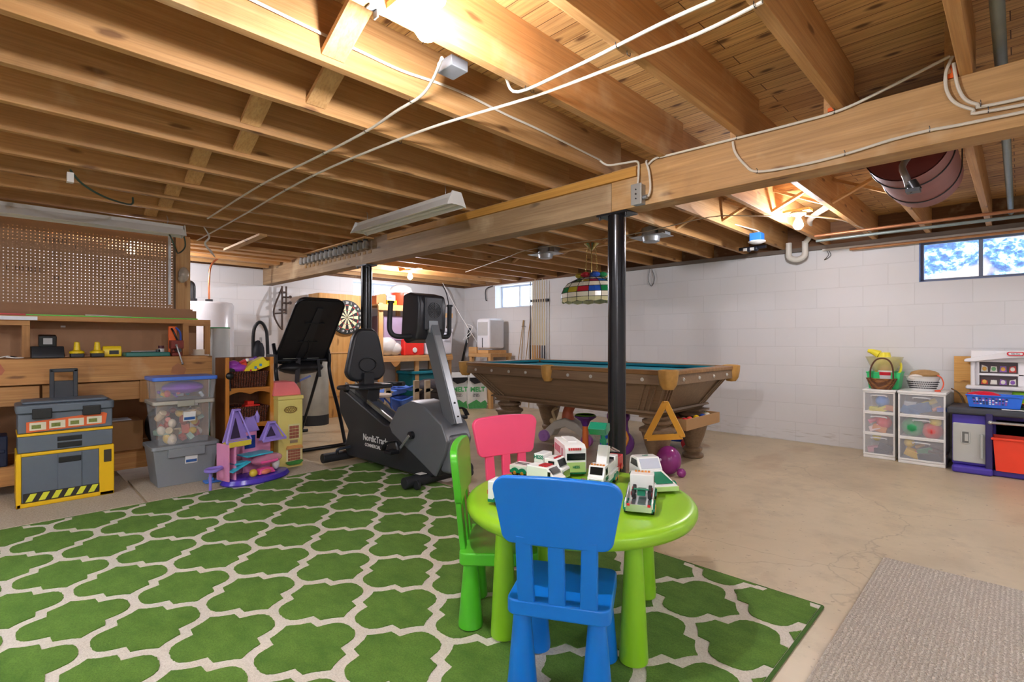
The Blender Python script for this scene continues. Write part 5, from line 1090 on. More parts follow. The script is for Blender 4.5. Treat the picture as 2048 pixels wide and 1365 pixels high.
# ================================================================ ceiling plumbing
rt = thing('expansion_tank', 'rusty dull red expansion tank strapped between the joists', 'tank', (-.375, 3.3, 1.82))
RED = pl('8f5650', .55, .1, .3, .2, 7)
MB().cyl((0, -.35, .165), (0, .32, .165), .165, n=40, caps=False).lathe([(.165, 0), (.12, .03), (0, .045)], c=(0, .32, .165), n=40, M=rot(-90, 0, 0)).build('tank_shell', RED, rt)
MB().lathe([(.160, .0), (.13, -.035), (0, -.05)], c=(0, -.345, .165), n=40, M=rot(90, 0, 0)).build('dished_end', pl('6a2824', .6, .1, .2, .2, 7), rt)
for y in (-.20, .16): MB().tube([(.168*math.cos(R(a)), y, .165+.168*math.sin(R(a))) for a in range(178, 363, 8)]+[(.168, y, .26)], .003, 6, 1).build('strap_wire', DKST, rt)
MB().tube([(.16-.13, -.36, .12), (-.0, -.42, .05), (.02, -.46, -.02), (.03, -.48, -.06)], .014, 10, 4).build('drain_pipe', GALV, rt); MB().cyl((.035, -.47, -.04), (.055, -.47, -.085), .022, n=10).box(.02, .07, -.50, -.45, -.09, -.075).build('drain_valve', DKST, rt)
GP = pl('7f8a86', .45, .4, .15)
top(MB().cyl((-.05, .8, 2.14), (-.05, 5.9, 2.14), .019, n=14).cyl((-.05, 3.2, 2.14), (-.05, 3.3, 2.14), .025, n=14), 'drain_pipe', GP, 'grey pipe running between the joists over the right end of the girder', 'pipe')
cop = pl('a8714e', .4, .5, .2)
for z, yy, lb, m_ in ((2.052, 5.35, 'upper copper pipe below the joists in front of the right window', cop), (2.015, 5.40, 'lower grey pipe below the joists in front of the right window', GP), (1.992, 5.98, 'orange brown pipe along the top of the right wall', pl('b07a4a', .5, .2, .2))):
    top(MB().cyl((-1.35 if yy < 5.9 else -1.2, yy, z), (2.2, yy, z), .013, n=12), 'water_pipe', m_, lb, 'pipe')
tp_ = top(MB().tube([(-1.74, 5.93, 2.12), (-1.74, 5.93, 2.0), (-1.725, 5.93, 1.96), (-1.66, 5.93, 1.935), (-1.60, 5.93, 1.96), (-1.585, 5.93, 2.0), (-1.585, 5.93, 2.12)], .030, 14, 4), 'drain_trap', pl('d5d0c4', .4, 0, .05), 'white plastic U shaped drain trap below the bulb near the right wall', 'drain trap')
top(MB().tube([(-1.585, 5.93, 2.1), (-1.5, 5.8, 2.16), (-1.35, 5.2, 2.18), (-1.15, 4.9, 2.2)], .025, 12, 4), 'drain_pipe', pl('d5d0c4', .4), 'white plastic pipe rising from the drain trap between the joists', 'pipe')
bb = thing('outlet_box', 'bright blue plastic electrical box on a joist near the right wall', 'electrical box', (-1.74, 5.0, 2.0))
MB().box(-.05, .05, -.05, .05, 0.012, .085).build('box_body', pl('2f7be0', .35), bb, bevel=.004); MB().lathe([(.045, -.01), (.075, .004), (.075, .012), (0, .012)], n=20).build('white_ring', WHITE, bb)
for i, x in enumerate((-2.03, -1.96)):
    v_ = thing('shutoff_valve', ('left' if i == 0 else 'right')+' dark valve with a white tag under the joists near the right wall', 'valve', (x, 5.55, 2.02))
    MB().cyl((-.08, 0, .03), (.12, 0, .03), .018, n=10).sph((.02, 0, .02), .03, 10).build('valve_body', pl('2a2c38', .4, .3), v_); MB().box(-.03, .01, -.032, -.028, .0, .03).build('white_tag', WHITE, v_)
# ================================================================ back corner storage
sf = thing('storage_shelves', 'pine storage shelves loaded with coolers in the far corner', 'shelves', (-6.9, 4.6, 0))
for y, h in ((3.93, 1.64), (4.56, 1.64), (5.20, 1.52)):
    for x in (-7.18, -6.66): P(MB().box(x, x+.04, y, y+.07, 0, h), 'upright', PINEz, sf, bevel=.003)
for z, y1_ in ((.16, 5.27), (.86, 5.27), (1.62, 4.72)):
    P(MB().box(-7.2, -6.60, 3.90, y1_, z-.02, z), 'shelf_board', PINEy, sf, bevel=.002); P(MB().box(-6.62, -6.585, 3.90, y1_, z-.09, z-.02), 'front_rail', PINEy, sf, bevel=.002)
P(MB().box(-6.63, -6.59, 4.7, 5.27, 1.46, 1.53), 'top_rail', PINEy, sf)
P(MB().prism([(4.10, .77), (4.16, .70), (4.20, .70), (4.27, .77)], -6.584, -6.574, 'x'), 'gusset', BENCHy, sf)
def simple(name, label, cat, loc, parts, rz=0, group=None):
    t = thing(name, label, cat, loc, rz, group)
    for nm, mb, m_, bv in parts: mb.build(nm, m_, t, bevel=bv)
    return t
simple('drink_cooler', 'white and red drink cooler on the top shelf in front of the far window', 'cooler', (-6.85, 4.45, 1.621), [('cooler_body', MB().lathe([(.15, 0), (.16, .02), (.165, .20)], n=28).lathe([(.0, .20), (.165, .20)], n=28), pl('e64a28', .35), 0), ('white_lid', MB().lathe([(.18, .20), (.185, .24), (.16, .29), (.08, .33), (0, .335)], n=28), WHITE, 0), ('front_label', MB().box(.155, .17, -.05, .05, .10, .19), pl('e8e2da', .4), .004)])
simple('wooden_box', 'small orange wooden box at the left end of the top storage shelf', 'box', (-6.80, 4.02, 1.621), [('box_body', MB().prism([(-.08, 0), (.08, 0), (.08, .17), (-.08, .13)], -.09, .09, 'x'), pl('d0743a', .55), .004)])
simple('yellow_box', 'yellow carton with a white top on the top storage shelf', 'box', (-6.78, 4.18, 1.621), [('carton', MB().box(-.08, .08, -.07, .10, 0, .07), pl('f0c828', .5), .002), ('white_carton', MB().box(-.08, .07, -.07, .08, .071, .15), WHITE, .002), ('grey_print', MB().box(.071, .072, -.04, .02, .10, .13), pl('8088a8', .5), 0)])
simple('plastic_tub', 'mauve tub on the middle storage shelf behind the bike handlebar', 'tub', (-6.9, 4.22, .861), [('tub_body', MB().box(-.22, .2, -.16, .22, .22, .60), pl('a994ae', .5), .02), ('grey_support', MB().box(-.2, .19, -.15, .2, 0, .22), pl('8c8a92', .5), .01)])
simple('plastic_bag', 'crumpled white plastic bag on the middle storage shelf', 'bag', (-6.72, 4.12, .861), [('bag_body', MB().sph((0, 0, .14), (.10, .17, .14), 14).sph((.02, .12, .10), (.08, .12, .10), 12), pl('dcdad6', .35, 0, .1, .5, 8), 0)])
simple('toolbox', 'red case with a white clasp on the middle storage shelf', 'case', (-6.70, 4.56, .861), [('case_body', MB().box(-.12, .09, -.20, .16, 0, .25), pl('ea2f26', .35), .02), ('clasp', MB().cyl((.09, -.02, .08), (.105, -.02, .08), .04), WHITE, .004)])
simple('ice_chest', 'large white ice chest at the right of the middle storage shelf', 'cooler', (-6.80, 5.02, .861), [('chest_body', MB().box(-.2, .21, -.26, .24, 0, .36, 1.04), pl('dfe2ec', .35), .03), ('chest_lid', MB().box(-.22, .225, -.27, .25, .362, .42), pl('e6e8f0', .35), .015), ('handle_recess', MB().box(.212, .232, .06, .18, .22, .34), pl('c4c8d6', .4), .006)])
simple('game_boxes', 'teal and blue boxed game standing on the white ice chest', 'box', (-6.82, 5.06, 1.282), [('carton', MB().box(-.1, .12, -.11, .10, 0, .17), pl('2f7f8a', .5, 0, .5, 0, 30), .002), ('side_print', MB().box(.121, .123, .02, .10, .01, .16), pl('5a90c8', .5), 0)])
simple('wall_charger', 'blue and black radio hanging on the wall above the storage shelves', 'radio', (-7.19, 5.30, 1.50), [('radio_body', MB().box(-.05, .04, -.02, .12, 0, .26), pl('5a8fd8', .4), .01), ('speaker_panel', MB().box(.041, .05, -.13, -.02, .0, .28), BLACKM, .01)])
simple('storage_tote', 'teal storage tote on the bottom of the storage shelves', 'storage bin', (-6.84, 4.88, .161), [('tote_body', MB().box(-.2, .2, -.34, .28, 0, .40, 1.08), pl('0f6e78', .4), .02), ('tote_lid', MB().box(-.23, .235, -.38, .32, .402, .45), pl('128094', .35), .012), ('red_handle', MB().box(.226, .245, .08, .2, .37, .395), pl('e04a4a', .4), .004)])
simple('folding_chair', 'light blue folded lawn chairs piled on the floor in front of the storage shelves', 'folded chair', (-6.35, 4.02, 0), [('folded_frame', MB().ob((0, -.05, .15), (.26, .36, .30), rot(0, 0, 12)), pl('3a5fb8', .5, 0, .1), .02), ('blue_fabric', MB().ob((0, -.06, .36), (.24, .40, .07), rot(6, 4, 12)).ob((.03, .10, .42), (.22, .26, .05), rot(-12, 8, -6)).ob((.09, .12, .22), (.14, .24, .08), rot(14, 0, 5)), pl('5f8ae0', .55, 0, .2, .4, 14), .018), ('blue_tube', MB().tube([(.1, -.25, .44), (.16, .0, .40), (.14, .25, .44)], .012, 8, 4).tube([(.13, -.2, .30), (.19, .0, .24), (.15, .2, .28)], .012, 8, 4), pl('4a78e0', .3), 0)])
simple('camo_bag', 'black and white patterned bag on the floor in front of the teal tote', 'bag', (-6.24, 4.55, 0), [('bag_body', MB().sph((0, 0, .40), (.18, .26, .12), 16).ob((0, .02, .17), (.22, .36, .34)), pl('3c3a40', .6, 0, .6, .4, 40), .02)])
for i, (x, y, lb) in enumerate(((-6.05, 3.72, 'leftmost beige clamp post standing before the storage shelves'), (-5.86, 4.05, 'second beige clamp post standing before the storage shelves'), (-5.77, 4.17, 'third beige clamp post from the left before the storage shelves'), (-5.91, 4.60, 'rightmost beige clamp post seen behind the bike mast'))):
    cl_ = thing('clamp_stand', lb, 'stand', (x, y, 0)); h = .54 if i else .52
    MB().box(-.02, .02, -.04, .04, 0, h).box(-.05, .05, -.10, .10, 0, .03).build('post', pl('cbbfa6', .5), cl_, bevel=.004); MB().prism([(-.04, h-.16), (.05, h-.15), (.09, h-.13), (.04, h-.11), (-.03, h-.11)], -.02, .02, 'x').build('hook', pl('cbbfa6', .5), cl_)
simple('folding_stool', 'round white topped stool with blue legs behind the bike seat', 'stool', (-5.75, 3.40, 0), [('stool_seat', MB().cyl((0, 0, .38), (0, 0, .41), .17, n=28), pl('d8d0c8', .4), .006), ('blue_frame', MB().tube([(-.12, -.12, .37), (.14, -.1, .22), (-.12, -.12, .0)], .012, 8, 3).tube([(-.12, .12, .37), (.14, .12, .22), (-.12, .12, .0)], .012, 8, 3).cyl((.1, .12, .37), (.12, .14, 0), .012).cyl((.1, -.12, .37), (.12, -.14, 0), .012).cyl((-.1, -.12, .374), (-.1, .12, .374), .006).cyl((.1, -.12, .374), (.1, .12, .374), .006).cyl((-.12, -.12, .2), (.14, -.1, .2), .006).cyl((-.12, -.12, .374), (.1, -.12, .374), .006), pl('3a6ad0', .35), 0)])
simple('shoes', 'pair of grey shoes on the floor in front of the storage shelves', 'shoes', (-5.55, 3.75, 0), [('left_shoe', MB().sph((0, 0, .045), (.13, .05, .045), 12), pl('6a6468', .6), 0), ('right_shoe', MB().sph((.05, .14, .045), (.13, .05, .045), 12), pl('c8c2bc', .6), 0)])
# plywood panel and dart board
dpn = thing('plywood_panel', 'tall plywood panel leaning on the back wall behind the dart board', 'panel', (-6.88, 3.52, 0))
P(MB().box(-6.92, -6.88, 3.15, 3.89, .0, 1.75).box(-6.879, -6.865, 3.15, 3.89, .30, .36), 'plywood_sheet', wood('plywood', 'e2b26c', 'd29c54', 'z', dark='9a6a34', gs=.8), dpn, bevel=.003)
P(MB().box(-7.22, -6.92, 3.15, 3.18, 0, 1.75).box(-7.22, -6.92, 3.86, 3.89, 0, 1.75), 'side_board', PINEz, dpn)
P(MB().box(-6.879, -6.872, 3.15, 3.89, .905, .925), 'panel_seam', PINEy, dpn)
db = thing('dart_board', 'numbered dart board hanging on the plywood panel', 'dart board', (-6.86, 3.545, 1.42))
MB().cyl((-.018, 0, 0), (.02, 0, 0), .245, n=60).build('board', pl('1c211d', .6), db, bevel=.003)
cols = [pl('20241f', .7), pl('e8e2b8', .7), pl('c0342c', .7), pl('2c7a48', .7)]
seg = MB()
for k in range(20):
    a0, a1 = math.pi/2-(k-.5)*math.pi/10, math.pi/2-(k+.5)*math.pi/10
    for r0_, r1_, m_ in ((.012, .100, 0), (.100, .108, 2), (.108, .170, 0), (.170, .180, 2)):
        seg.mi = (0 if k % 2 == 0 else 1) if m_ == 0 else (2 if k % 2 == 0 else 3)
        v = [(.0205, r*math.cos(a), r*math.sin(a)) for r, a in ((r0_, a0), (r1_, a0), (r1_, (a0+a1)/2), (r1_, a1), (r0_, a1))]; seg.add(v, [(0, 4, 3, 2, 1)])
seg.mi = 3; seg.cyl((.0205, 0, 0), (.0215, 0, 0), .012, n=20); seg.mi = 2; seg.cyl((.0215, 0, 0), (.022, 0, 0), .006, n=16)
seg.build('scoring_face', cols, db, smooth=False)
for k, n_ in enumerate((20, 1, 18, 4, 13, 6, 10, 15, 2, 17, 3, 19, 7, 16, 8, 11, 14, 9, 12, 5)):
    a = math.pi/2-k*math.pi/10; text(str(n_), .042, (.0212, .208*math.cos(a), .208*math.sin(a)), FX, WHITE, db, name='number', bold=.0008)
# cue rack and cues
cr = thing('cue_rack', 'narrow wooden cue rack on the right wall beside the small window', 'rack', (-5.38, 6.04, 0))
P(MB().box(-5.56, -5.20, 6.02, 6.069, 1.70, 1.74), 'clip_rail', DKST, cr, bevel=.003); P(MB().box(-5.56, -5.20, 5.96, 6.069, .52, .56), 'base_shelf', PINEx, cr, bevel=.003)
CB = [('2a2420', 'dark'), ('c99a55', 'pale maple'), ('c08a42', 'honey'), ('b8894a', 'tan'), ('8a5a30', 'brown'), ('55565c', 'grey'), ('3a3a40', 'charcoal')]
for k in range(7):
    q = thing('pool_cue', CB[k][1]+' pool cue, '+['first', 'second', 'third', 'fourth', 'fifth', 'sixth', 'seventh'][k]+' from the left in the wall rack', 'pool cue', (-5.53+.05*k, 5.995, .561), 0, 'pool cues in the wall rack')
    MB().cyl((0, 0, .45), (0, 0, 1.46+.015*(k % 3)), .010, .0065, n=10).build('shaft', pl('d8c8a0' if k else '4a4440', .3), q); MB().cyl((0, 0, 0), (0, 0, .45), .015, .0105, n=12).build('butt', pl(CB[k][0], .25), q)
for i, (a, b, lb) in enumerate((((-5.93, 6.0, .02), (-5.74, 6.05, 1.42), 'left thin ski pole leaning on the right wall under the small window'), ((-5.78, 6.0, .02), (-5.73, 6.05, 1.42), 'second thin ski pole leaning on the right wall'), ((-5.75, 6.0, .02), (-5.58, 6.05, 1.46), 'third thin pole with a bent look leaning left of the cue rack'), ((-5.55, 5.98, .02), (-5.585, 6.05, 1.46), 'rightmost thin pole just left of the cue rack'))):
    sp = thing('ski_pole', lb, 'ski pole', (a[0], a[1], 0)); A0, B0 = Vector(a)-Vector((a[0], a[1], 0)), Vector(b)-Vector((a[0], a[1], 0))
    MB().cyl(A0, B0, .006, n=8).build('shaft', pl('a8854a', .4, .2), sp)
    if i < 2: MB().tube([B0+Vector((.04*math.cos(R(t)), .02*math.sin(R(t)), -.10)) for t in range(0, 360, 45)], .003, 6, 1, True).build('basket_ring', BLACK, sp)
# dehumidifier on a wooden stool
simple('wooden_stool', 'square pine stool under the white dehumidifier', 'stool', (-6.22, 5.76, 0), [('stool_top', MB().box(-.27, .27, -.24, .24, .82, .88), PINEx, .004), ('leg', MB().box(-.26, -.2, -.23, -.17, 0, .819), PINEz, .003), ('leg', MB().box(.2, .26, -.23, -.17, 0, .819), PINEz, .003), ('leg', MB().box(-.26, -.2, .17, .23, 0, .819), PINEz, .003), ('leg', MB().box(.2, .26, .17, .23, 0, .819), PINEz, .003)])
simple('dehumidifier', 'white dehumidifier standing on the pine stool', 'dehumidifier', (-6.26, 5.78, .951), [('case', MB().box(-.15, .17, -.16, .19, 0, .50), pl('dfe1e6', .35), .04), ('grille', MB().prism([(-.10, .22), (.13, .22), (.13, .44), (-.10, .44)], -.166, -.16, 'y'), pl('b9bab8', .5), 0), ('slot', MB().box(.0, .012, -.166, -.16, .02, .18), BLACK, 0)])
simple('wooden_tray', 'low wooden tray between the stool and the dehumidifier', 'tray', (-6.26, 5.78, .881), [('tray_board', MB().box(-.24, .2, -.21, .2, 0, .05), PINEx, .004), ('wood_block', MB().box(-.25, -.05, -.24, -.21, .0, .10), PINEx, .004)])
for i, (x, y, lb) in enumerate(((-6.36, 5.22, 'left bag of ice melt standing on the floor left of the pool table'), (-6.17, 5.42, 'right bag of ice melt standing on the floor left of the pool table'))):
    ib = thing('ice_melt_bag', lb, 'bag', (x, y, 0), 62, None)
    q = MB(); 
    prof2 = [(-.14, 0), (.14, 0), (.165, .10), (.15, .35), (.13, .52), (.12, .58), (-.12, .58), (-.13, .52), (-.15, .35), (-.165, .10)]
    q.prism(prof2, -.05, .05, 'y', lambda p: (p[0], p[1]*(1.4 if p[2] < .3 else .7 if p[2] < .55 else .15), p[2]))
    q.build('bag_body', pl('e2e4e0', .4, 0, .04, .3, 12), ib, bevel=.02, seg=3)
    FI = rot(90, 0, 0)
    MB().prism([(-.14, 0.01), (.14, .01), (.155, .09), (.12, .14), (.05, .10), (-.02, .15), (-.10, .11), (-.155, .08)], -.0735, -.0725, 'y').build('green_print', pl('4fae62', .5, 0, .5, 0, 60), ib)
    MB().prism([(-.12, .45), (-.05, .40), (.06, .42), (.12, .46), (.12, .50), (-.12, .50)], -.0745, -.040, 'y').build('black_print', BLACK, ib)
    text('MELT', .10, (0, -.0745, .31), FI, pl('3fa85a', .5), ib, bold=.004); text('BLEND\nICE MELT', .028, (-.02, -.0745, .22), FI, BLACK, ib, bold=.0005)
top(MB().tube([(-6.95, 5.62, .02), (-6.85, 5.68, .7), (-6.72, 5.75, 1.30)], .02, 10, 4), 'black_pole', BLACKM, 'black pole leaning in the far corner behind the ice melt bags', 'pole')
top(MB().tube([(-7.1, 5.45, 2.04), (-7.05, 5.5, 1.9), (-7.0, 5.52, 1.6), (-7.05, 5.5, 1.3)], .009, 8, 5), 'extension_cord', BLACKM, 'black cord hanging from the ceiling in the far corner', 'cord')
top(MB().tube([(-6.9, 5.3, 2.06), (-6.75, 5.5, 1.6), (-6.5, 5.6, 1.2), (-6.35, 5.6, 1.05)], .004, 6, 5), 'hanging_wire', WHITE, 'thin white wire slanting down in the far corner', 'wire')
top(MB().tube([(-6.55, 5.55, 1.05), (-6.7, 5.65, 1.25), (-6.75, 5.7, 1.33), (-6.62, 5.6, 1.36), (-6.5, 5.62, 1.30), (-6.6, 5.5, 1.1), (-6.4, 5.5, 1.18)], .005, 6, 5), 'string_lights', WHITE, 'tangle of white string lights left of the dehumidifier', 'lights')
top(MB().tube([(-6.45, 6.03, 2.03), (-6.62, 6.03, 1.98), (-6.62, 6.03, 1.80), (-6.60, 6.03, 1.79)], .008, 8, 3), 'wall_hook', BLACKM, 'black hook on the right wall left of the small window', 'hook')
top(MB().tube([(-3.45, 6.05, 2.03), (-3.47, 6.05, 1.88), (-3.42, 6.05, 1.80), (-3.38, 6.05, 1.9), (-3.42, 6.05, 2.02)], .004, 6, 4), 'hanging_wire', BLACK, 'loop of dark wire hanging on the right wall behind the near post', 'wire')
top(MB().tube([(-1.42, 6.05, 2.02), (-1.40, 6.05, 1.97), (-1.44, 6.05, 1.92), (-1.38, 6.05, 1.96), (-1.40, 6.05, 2.02)], .0025, 6, 4), 'hanging_wire', BLACK, 'short loop of wire on the right wall beside the drain trap', 'wire')
# ================================================================ toys under the pool table
ro = thing('rocking_toy', 'grey and orange rocking animal toy under the pool table', 'ride-on toy', (-3.42, 4.30, 0), 10)
GRT = pl('c2bcae', .4); 
MB().prism([(-.28, .03), (-.16, .06), (-.12, .13), (0, .17), (.12, .13), (.22, .05), (.30, .03), (.26, .11), (.14, .22), (0, .27), (-.14, .22), (-.25, .12)], -.08, .08, 'y').build('arched_body', GRT, ro, bevel=.015)
MB().tube([(.0, 0, .24), (-.0, 0, .33), (.06, 0, .43), (.10, 0, .47)], [.075, .055, .05, .04], 12, 4).build('orange_neck', pl('e07a58', .4), ro)
MB().tube([(-.12, -.05, .22), (-.16, -.05, .32), (-.10, -.05, .37)], .016, 8, 4).sph((-.16, -.05, .22), .035, 12).build('tan_handle', pl('cdb68a', .4), ro)
for x, c in ((-.24, 'a878c0'), (.27, 'b468b8')): MB().cyl((x, -.12, .06), (x, -.07, .06), .06, n=24).cyl((x, -.125, .06), (x, -.12, .06), .022, n=16).build('ball_wheel', pl(c, .35), ro, bevel=.012)
simple('toy_drum', 'purple and green funnel shaped toy on an orange stem under the pool table', 'toy', (-3.12, 4.20, 0), [('purple_funnel', MB().lathe([(.03, .22), (.05, .27), (.11, .31), (.11, .325), (0, .33)], n=24), pl('6a3a90', .3), 0), ('green_rim', MB().lathe([(.085, .33), (.095, .338), (.105, .33)], n=24), pl('7ab83a', .4), 0), ('orange_stem', MB().cyl((0, 0, 0), (0, 0, .22), .035, .028), pl('f0803a', .35), 0)])
simple('toy_stool', 'orange topped toy table with a blue leg left of the near post', 'toy', (-2.90, 4.22, 0), [('orange_top', MB().lathe([(.04, .20), (.11, .225), (.12, .25), (.09, .262), (0, .262)], n=28), pl('f07a28', .3), 0), ('blue_leg', MB().lathe([(.075, 0), (.05, .02), (.04, .15), (.06, .2)], n=20), pl('2a62d0', .3), 0), ('number_ring', MB().cyl((0, 0, .262), (0, 0, .264), .07, n=24), pl('e8c8b0', .4), 0)])
simple('toy_pan', 'shallow red toy dish on the floor under the pool table', 'toy', (-3.10, 3.90, 0), [('red_dish', MB().lathe([(0, .008), (.10, .01), (.15, .06), (.155, .065), (.09, 0), (0, 0)], n=28), pl('e03a30', .3), 0), ('pink_cover', MB().lathe([(0, .062), (.14, .06)], n=28), pl('d89a90', .4), 0)])
ph = thing('hopper_toy', 'purple inflatable animal hopper behind the near post', 'ride-on toy', (-2.66, 4.15, 0), 35)
PP = pl('7c3a96', .2)
MB().sph((0, 0, .12), (.12, .10, .12), 18).tube([(.0, 0, .18), (.01, 0, .28), (-.02, 0, .36)], [.07, .05, .085], 14, 4).build('body', PP, ph)
MB().sph((-.03, 0, .37), (.11, .085, .08), 16).build('head', PP, ph)
MB().tube([(-.0, -.05, .42), (.03, -.08, .47)], [.025, .012], 10, 1).tube([(-.0, .05, .42), (.03, .08, .47)], [.025, .012], 10, 1).build('ear', PP, ph); MB().tube([(.02, -.1, .1), (.05, -.11, .18), (.03, -.07, .24)], .012, 6, 4).build('orange_marking', pl('e8942a', .4), ph)
mb_ = thing('bouncy_toy', 'magenta ball shaped toy with a small round foot by the near pool table leg', 'toy', (-2.02, 3.84, 0))
MB().sph((0, 0, .115), (.10, .10, .115), 20).build('ball_body', pl('8a2f78', .2), mb_); MB().sph((.12, -.02, .035), .036, 14).build('foot', pl('8a2f78', .2), mb_); MB().sph((-.02, -.098, .13), .012, 8).build('knob', pl('e0c8e0', .3), mb_)
rv = thing('ride_on_car', 'white and blue ride-on toy with red wheels between the right pool table legs', 'ride-on toy', (-2.56, 4.93, 0), 20)
MB().sph((0, 0, .17), (.22, .14, .10), 20, None, -.2, 1).build('white_shell', pl('cfcabc', .35), rv); MB().box(-.2, .2, -.13, .13, .06, .135).build('blue_base', pl('1f4fc0', .3), rv, bevel=.03)
for x in (-.15, .17):
    for y in (-.15, .15): MB().cyl((x, y-.02, .06), (x, y+.02, .06), .06, n=22).build('red_wheel', pl('c02a34', .3), rv, bevel=.01)
MB().sph((.10, -.06, .25), (.045, .03, .03), 12).build('blue_knob', pl('2a5ad0', .3), rv); MB().tube([(-.1, 0, .25), (-.14, 0, .30), (-.06, -.02, .32)], .012, 8, 4).build('handle', pl('e0c88a', .4), rv)
# ================================================================ clear drawer units by the right wall
FRO = glassy('frosted_front', 'e6e6ea', .20, .25)
def drawers(label, x0, x1, y0, h, cols, seed):
    t = thing('drawer_unit', label, 'drawers', ((x0+x1)/2, (y0+6.04)/2, 0)); w_ = (x1-x0)/2; d_ = (6.04-y0)/2; q = random.Random(seed)
    fr = MB(); 
    for s in (-1, 1):
        fr.box(s*w_-(.006 if s > 0 else 0), s*w_+(.006 if s < 0 else 0), -d_+.01, d_, .01, h-.01)
    fr.build('side_panel', glassy('frosted_side%d' % seed, 'd9d6d0', .35, .3), t)
    MB().box(-w_-.006, w_+.006, -d_-.008, d_, h-.022, h).build('white_top', WHITE, t, bevel=.006); MB().box(-w_, w_, -d_, d_, 0, .03).build('white_base', WHITE, t, bevel=.005)
    n = 3; dh = (h-.052)/n
    for k in range(n):
        z = .03+dh*k
        MB().box(-w_, w_, -d_-.004, -d_+.012, z, z+.016).box(-w_, w_, -d_-.004, -d_+.012, z+dh-.012, z+dh).box(-w_, -w_+.014, -d_-.003, -d_+.012, z, z+dh).box(w_-.014, w_, -d_-.003, -d_+.012, z, z+dh).box(-w_, w_, -d_+.02, d_, z, z+.006).build('drawer_frame', WHITE, t, bevel=.003)
        f = MB().box(-w_+.014, w_-.014, -d_, -d_+.004, z+.016, z+dh-.012).build('drawer_front', FRO, t)
        MB().tube([(-.055, -d_-.002, z+dh-.045), (-.05, -d_-.016, z+dh-.032), (.05, -d_-.016, z+dh-.032), (.055, -d_-.002, z+dh-.045)], .005, 6, 3).build('pull', glassy('pull_clear', 'ffffff', .5, .1), f)
        if k < len(cols): 
            for (cx, cz, r, c, sh) in cols[k]:
                m = MB(); cc = (cx*w_, -d_+.035+r*.5, z+.01+cz*dh)
                if sh == 's': m.sph(cc, r, 16)
                elif sh == 'b': m.ob(cc, (r*2.2, r*1.4, r*1.2), rot(q.uniform(-15, 15), q.uniform(-25, 25), 0))
                else: m.cyl((cc[0]-r, cc[1], cc[2]-r*.4), (cc[0]+r, cc[1]+.02, cc[2]+r*.6), r*.5, n=12)
                m.build('toy', pl(c, .35), t, bevel=.004)
    return t
drawers('narrow frosted three drawer unit topped by a wicker basket', -1.036, -.795, 5.70, .635, [
    [(-.2, .78, .035, 'f0dc30', 's'), (.35, .3, .05, '2a3040', 'b'), (-.4, .2, .04, 'd8a0b0', 'b'), (.1, .15, .05, '3a4458', 'b')],
    [(.25, .5, .06, 'e83a4a', 's'), (-.4, .55, .04, 'f0809a', 'c'), (0, .2, .05, 'e89a5a', 'b'), (-.3, .2, .04, 'f0d8d8', 'b')],
    [(.15, .5, .055, '5a98e8', 's'), (-.4, .12, .03, 'e8e04a', 'b'), (.1, .12, .04, 'f0e04a', 'b'), (.6, .2, .04, 'e09a6a', 'b')]], 1)
drawers('wide frosted three drawer unit beside the play kitchen', -.768, -.443, 5.655, .64, [
    [(-.55, .7, .04, 'f0cc20', 's'), (-.4, .25, .05, 'f0c424', 'b'), (-.1, .6, .03, 'd8b080', 'c'), (.15, .35, .05, '1f7a4a', 'b'), (.65, .3, .06, '4a3c34', 'b'), (-.25, .27, .02, 'c8402a', 's'), (.3, .15, .07, '26303c', 'b')],
    [(-.4, .42, .085, '2a9a5a', 's'), (.42, .33, .075, 'd83a34', 's'), (.55, .74, .045, 'f0d42a', 's')],
    [(-.5, .45, .04, 'c8ccd4', 'b'), (-.1, .3, .07, '3a6a9a', 'b'), (.3, .55, .045, 'e0c848', 'c'), (.6, .3, .03, 'f0a890', 'c'), (.82, .3, .03, '3a6ad0', 'b'), (-.5, .15, .06, '4a78a8', 'b')]], 2)
# on top of the narrow unit
gt = thing('plastic_basket', 'bright green plastic basket at the back of the narrow drawer unit', 'basket', (-.90, 5.90, .636))
MB().shell(-.13, .13, -.10, .11, 0, .15, .004, .86).build('basket_body', pl('3fd07a', .35), gt, bevel=.004); MB().tube([(-.13, -.10, .15), (.13, -.10, .15), (.13, .11, .15), (-.13, .11, .15)], .006, 6, 1, True).build('rim', pl('3fd07a', .35), gt)
WB = m_wick('light_wicker', '6a3c18', 'b87a3c')
wb_ = thing('wicker_basket', 'small brown wicker basket with a tall hoop handle on the narrow drawer unit', 'basket', (-.905, 5.755, .636))
MB().lathe([(0, .004), (.075, .0), (.10, .05), (.118, .095), (.122, .10), (.112, .10), (.07, .015), (0, .012)], n=28, M=Matrix.Diagonal((1, .62, 1))).build('woven_body', WB, wb_)
MB().tube([(-.085, 0, .09), (-.082, 0, .19), (-.045, 0, .265), (.01, 0, .285), (.06, 0, .26), (.085, 0, .19), (.088, 0, .09)], .007, 8, 5).build('hoop_handle', pl('5a351c', .5, 0, .2, .5, 60), wb_)
simple('toy_pitcher', 'yellow plastic watering jug behind the wicker basket', 'jug', (-.91, 5.93, .642), [('jug_body', MB().lathe([(.05, 0), (.075, .10), (.075, .20), (.05, .30), (.045, .33)], n=24), pl('f2e43c', .3), 0), ('spout', MB().tube([(-.04, 0, .31), (-.09, 0, .335), (-.13, 0, .345)], [.04, .025, .015], 10, 3), pl('f2e43c', .3), 0), ('handle', MB().tube([(.05, 0, .27), (.12, 0, .24), (.12, 0, .15), (.07, 0, .12)], .010, 8, 4), pl('f2e43c', .3), 0)])
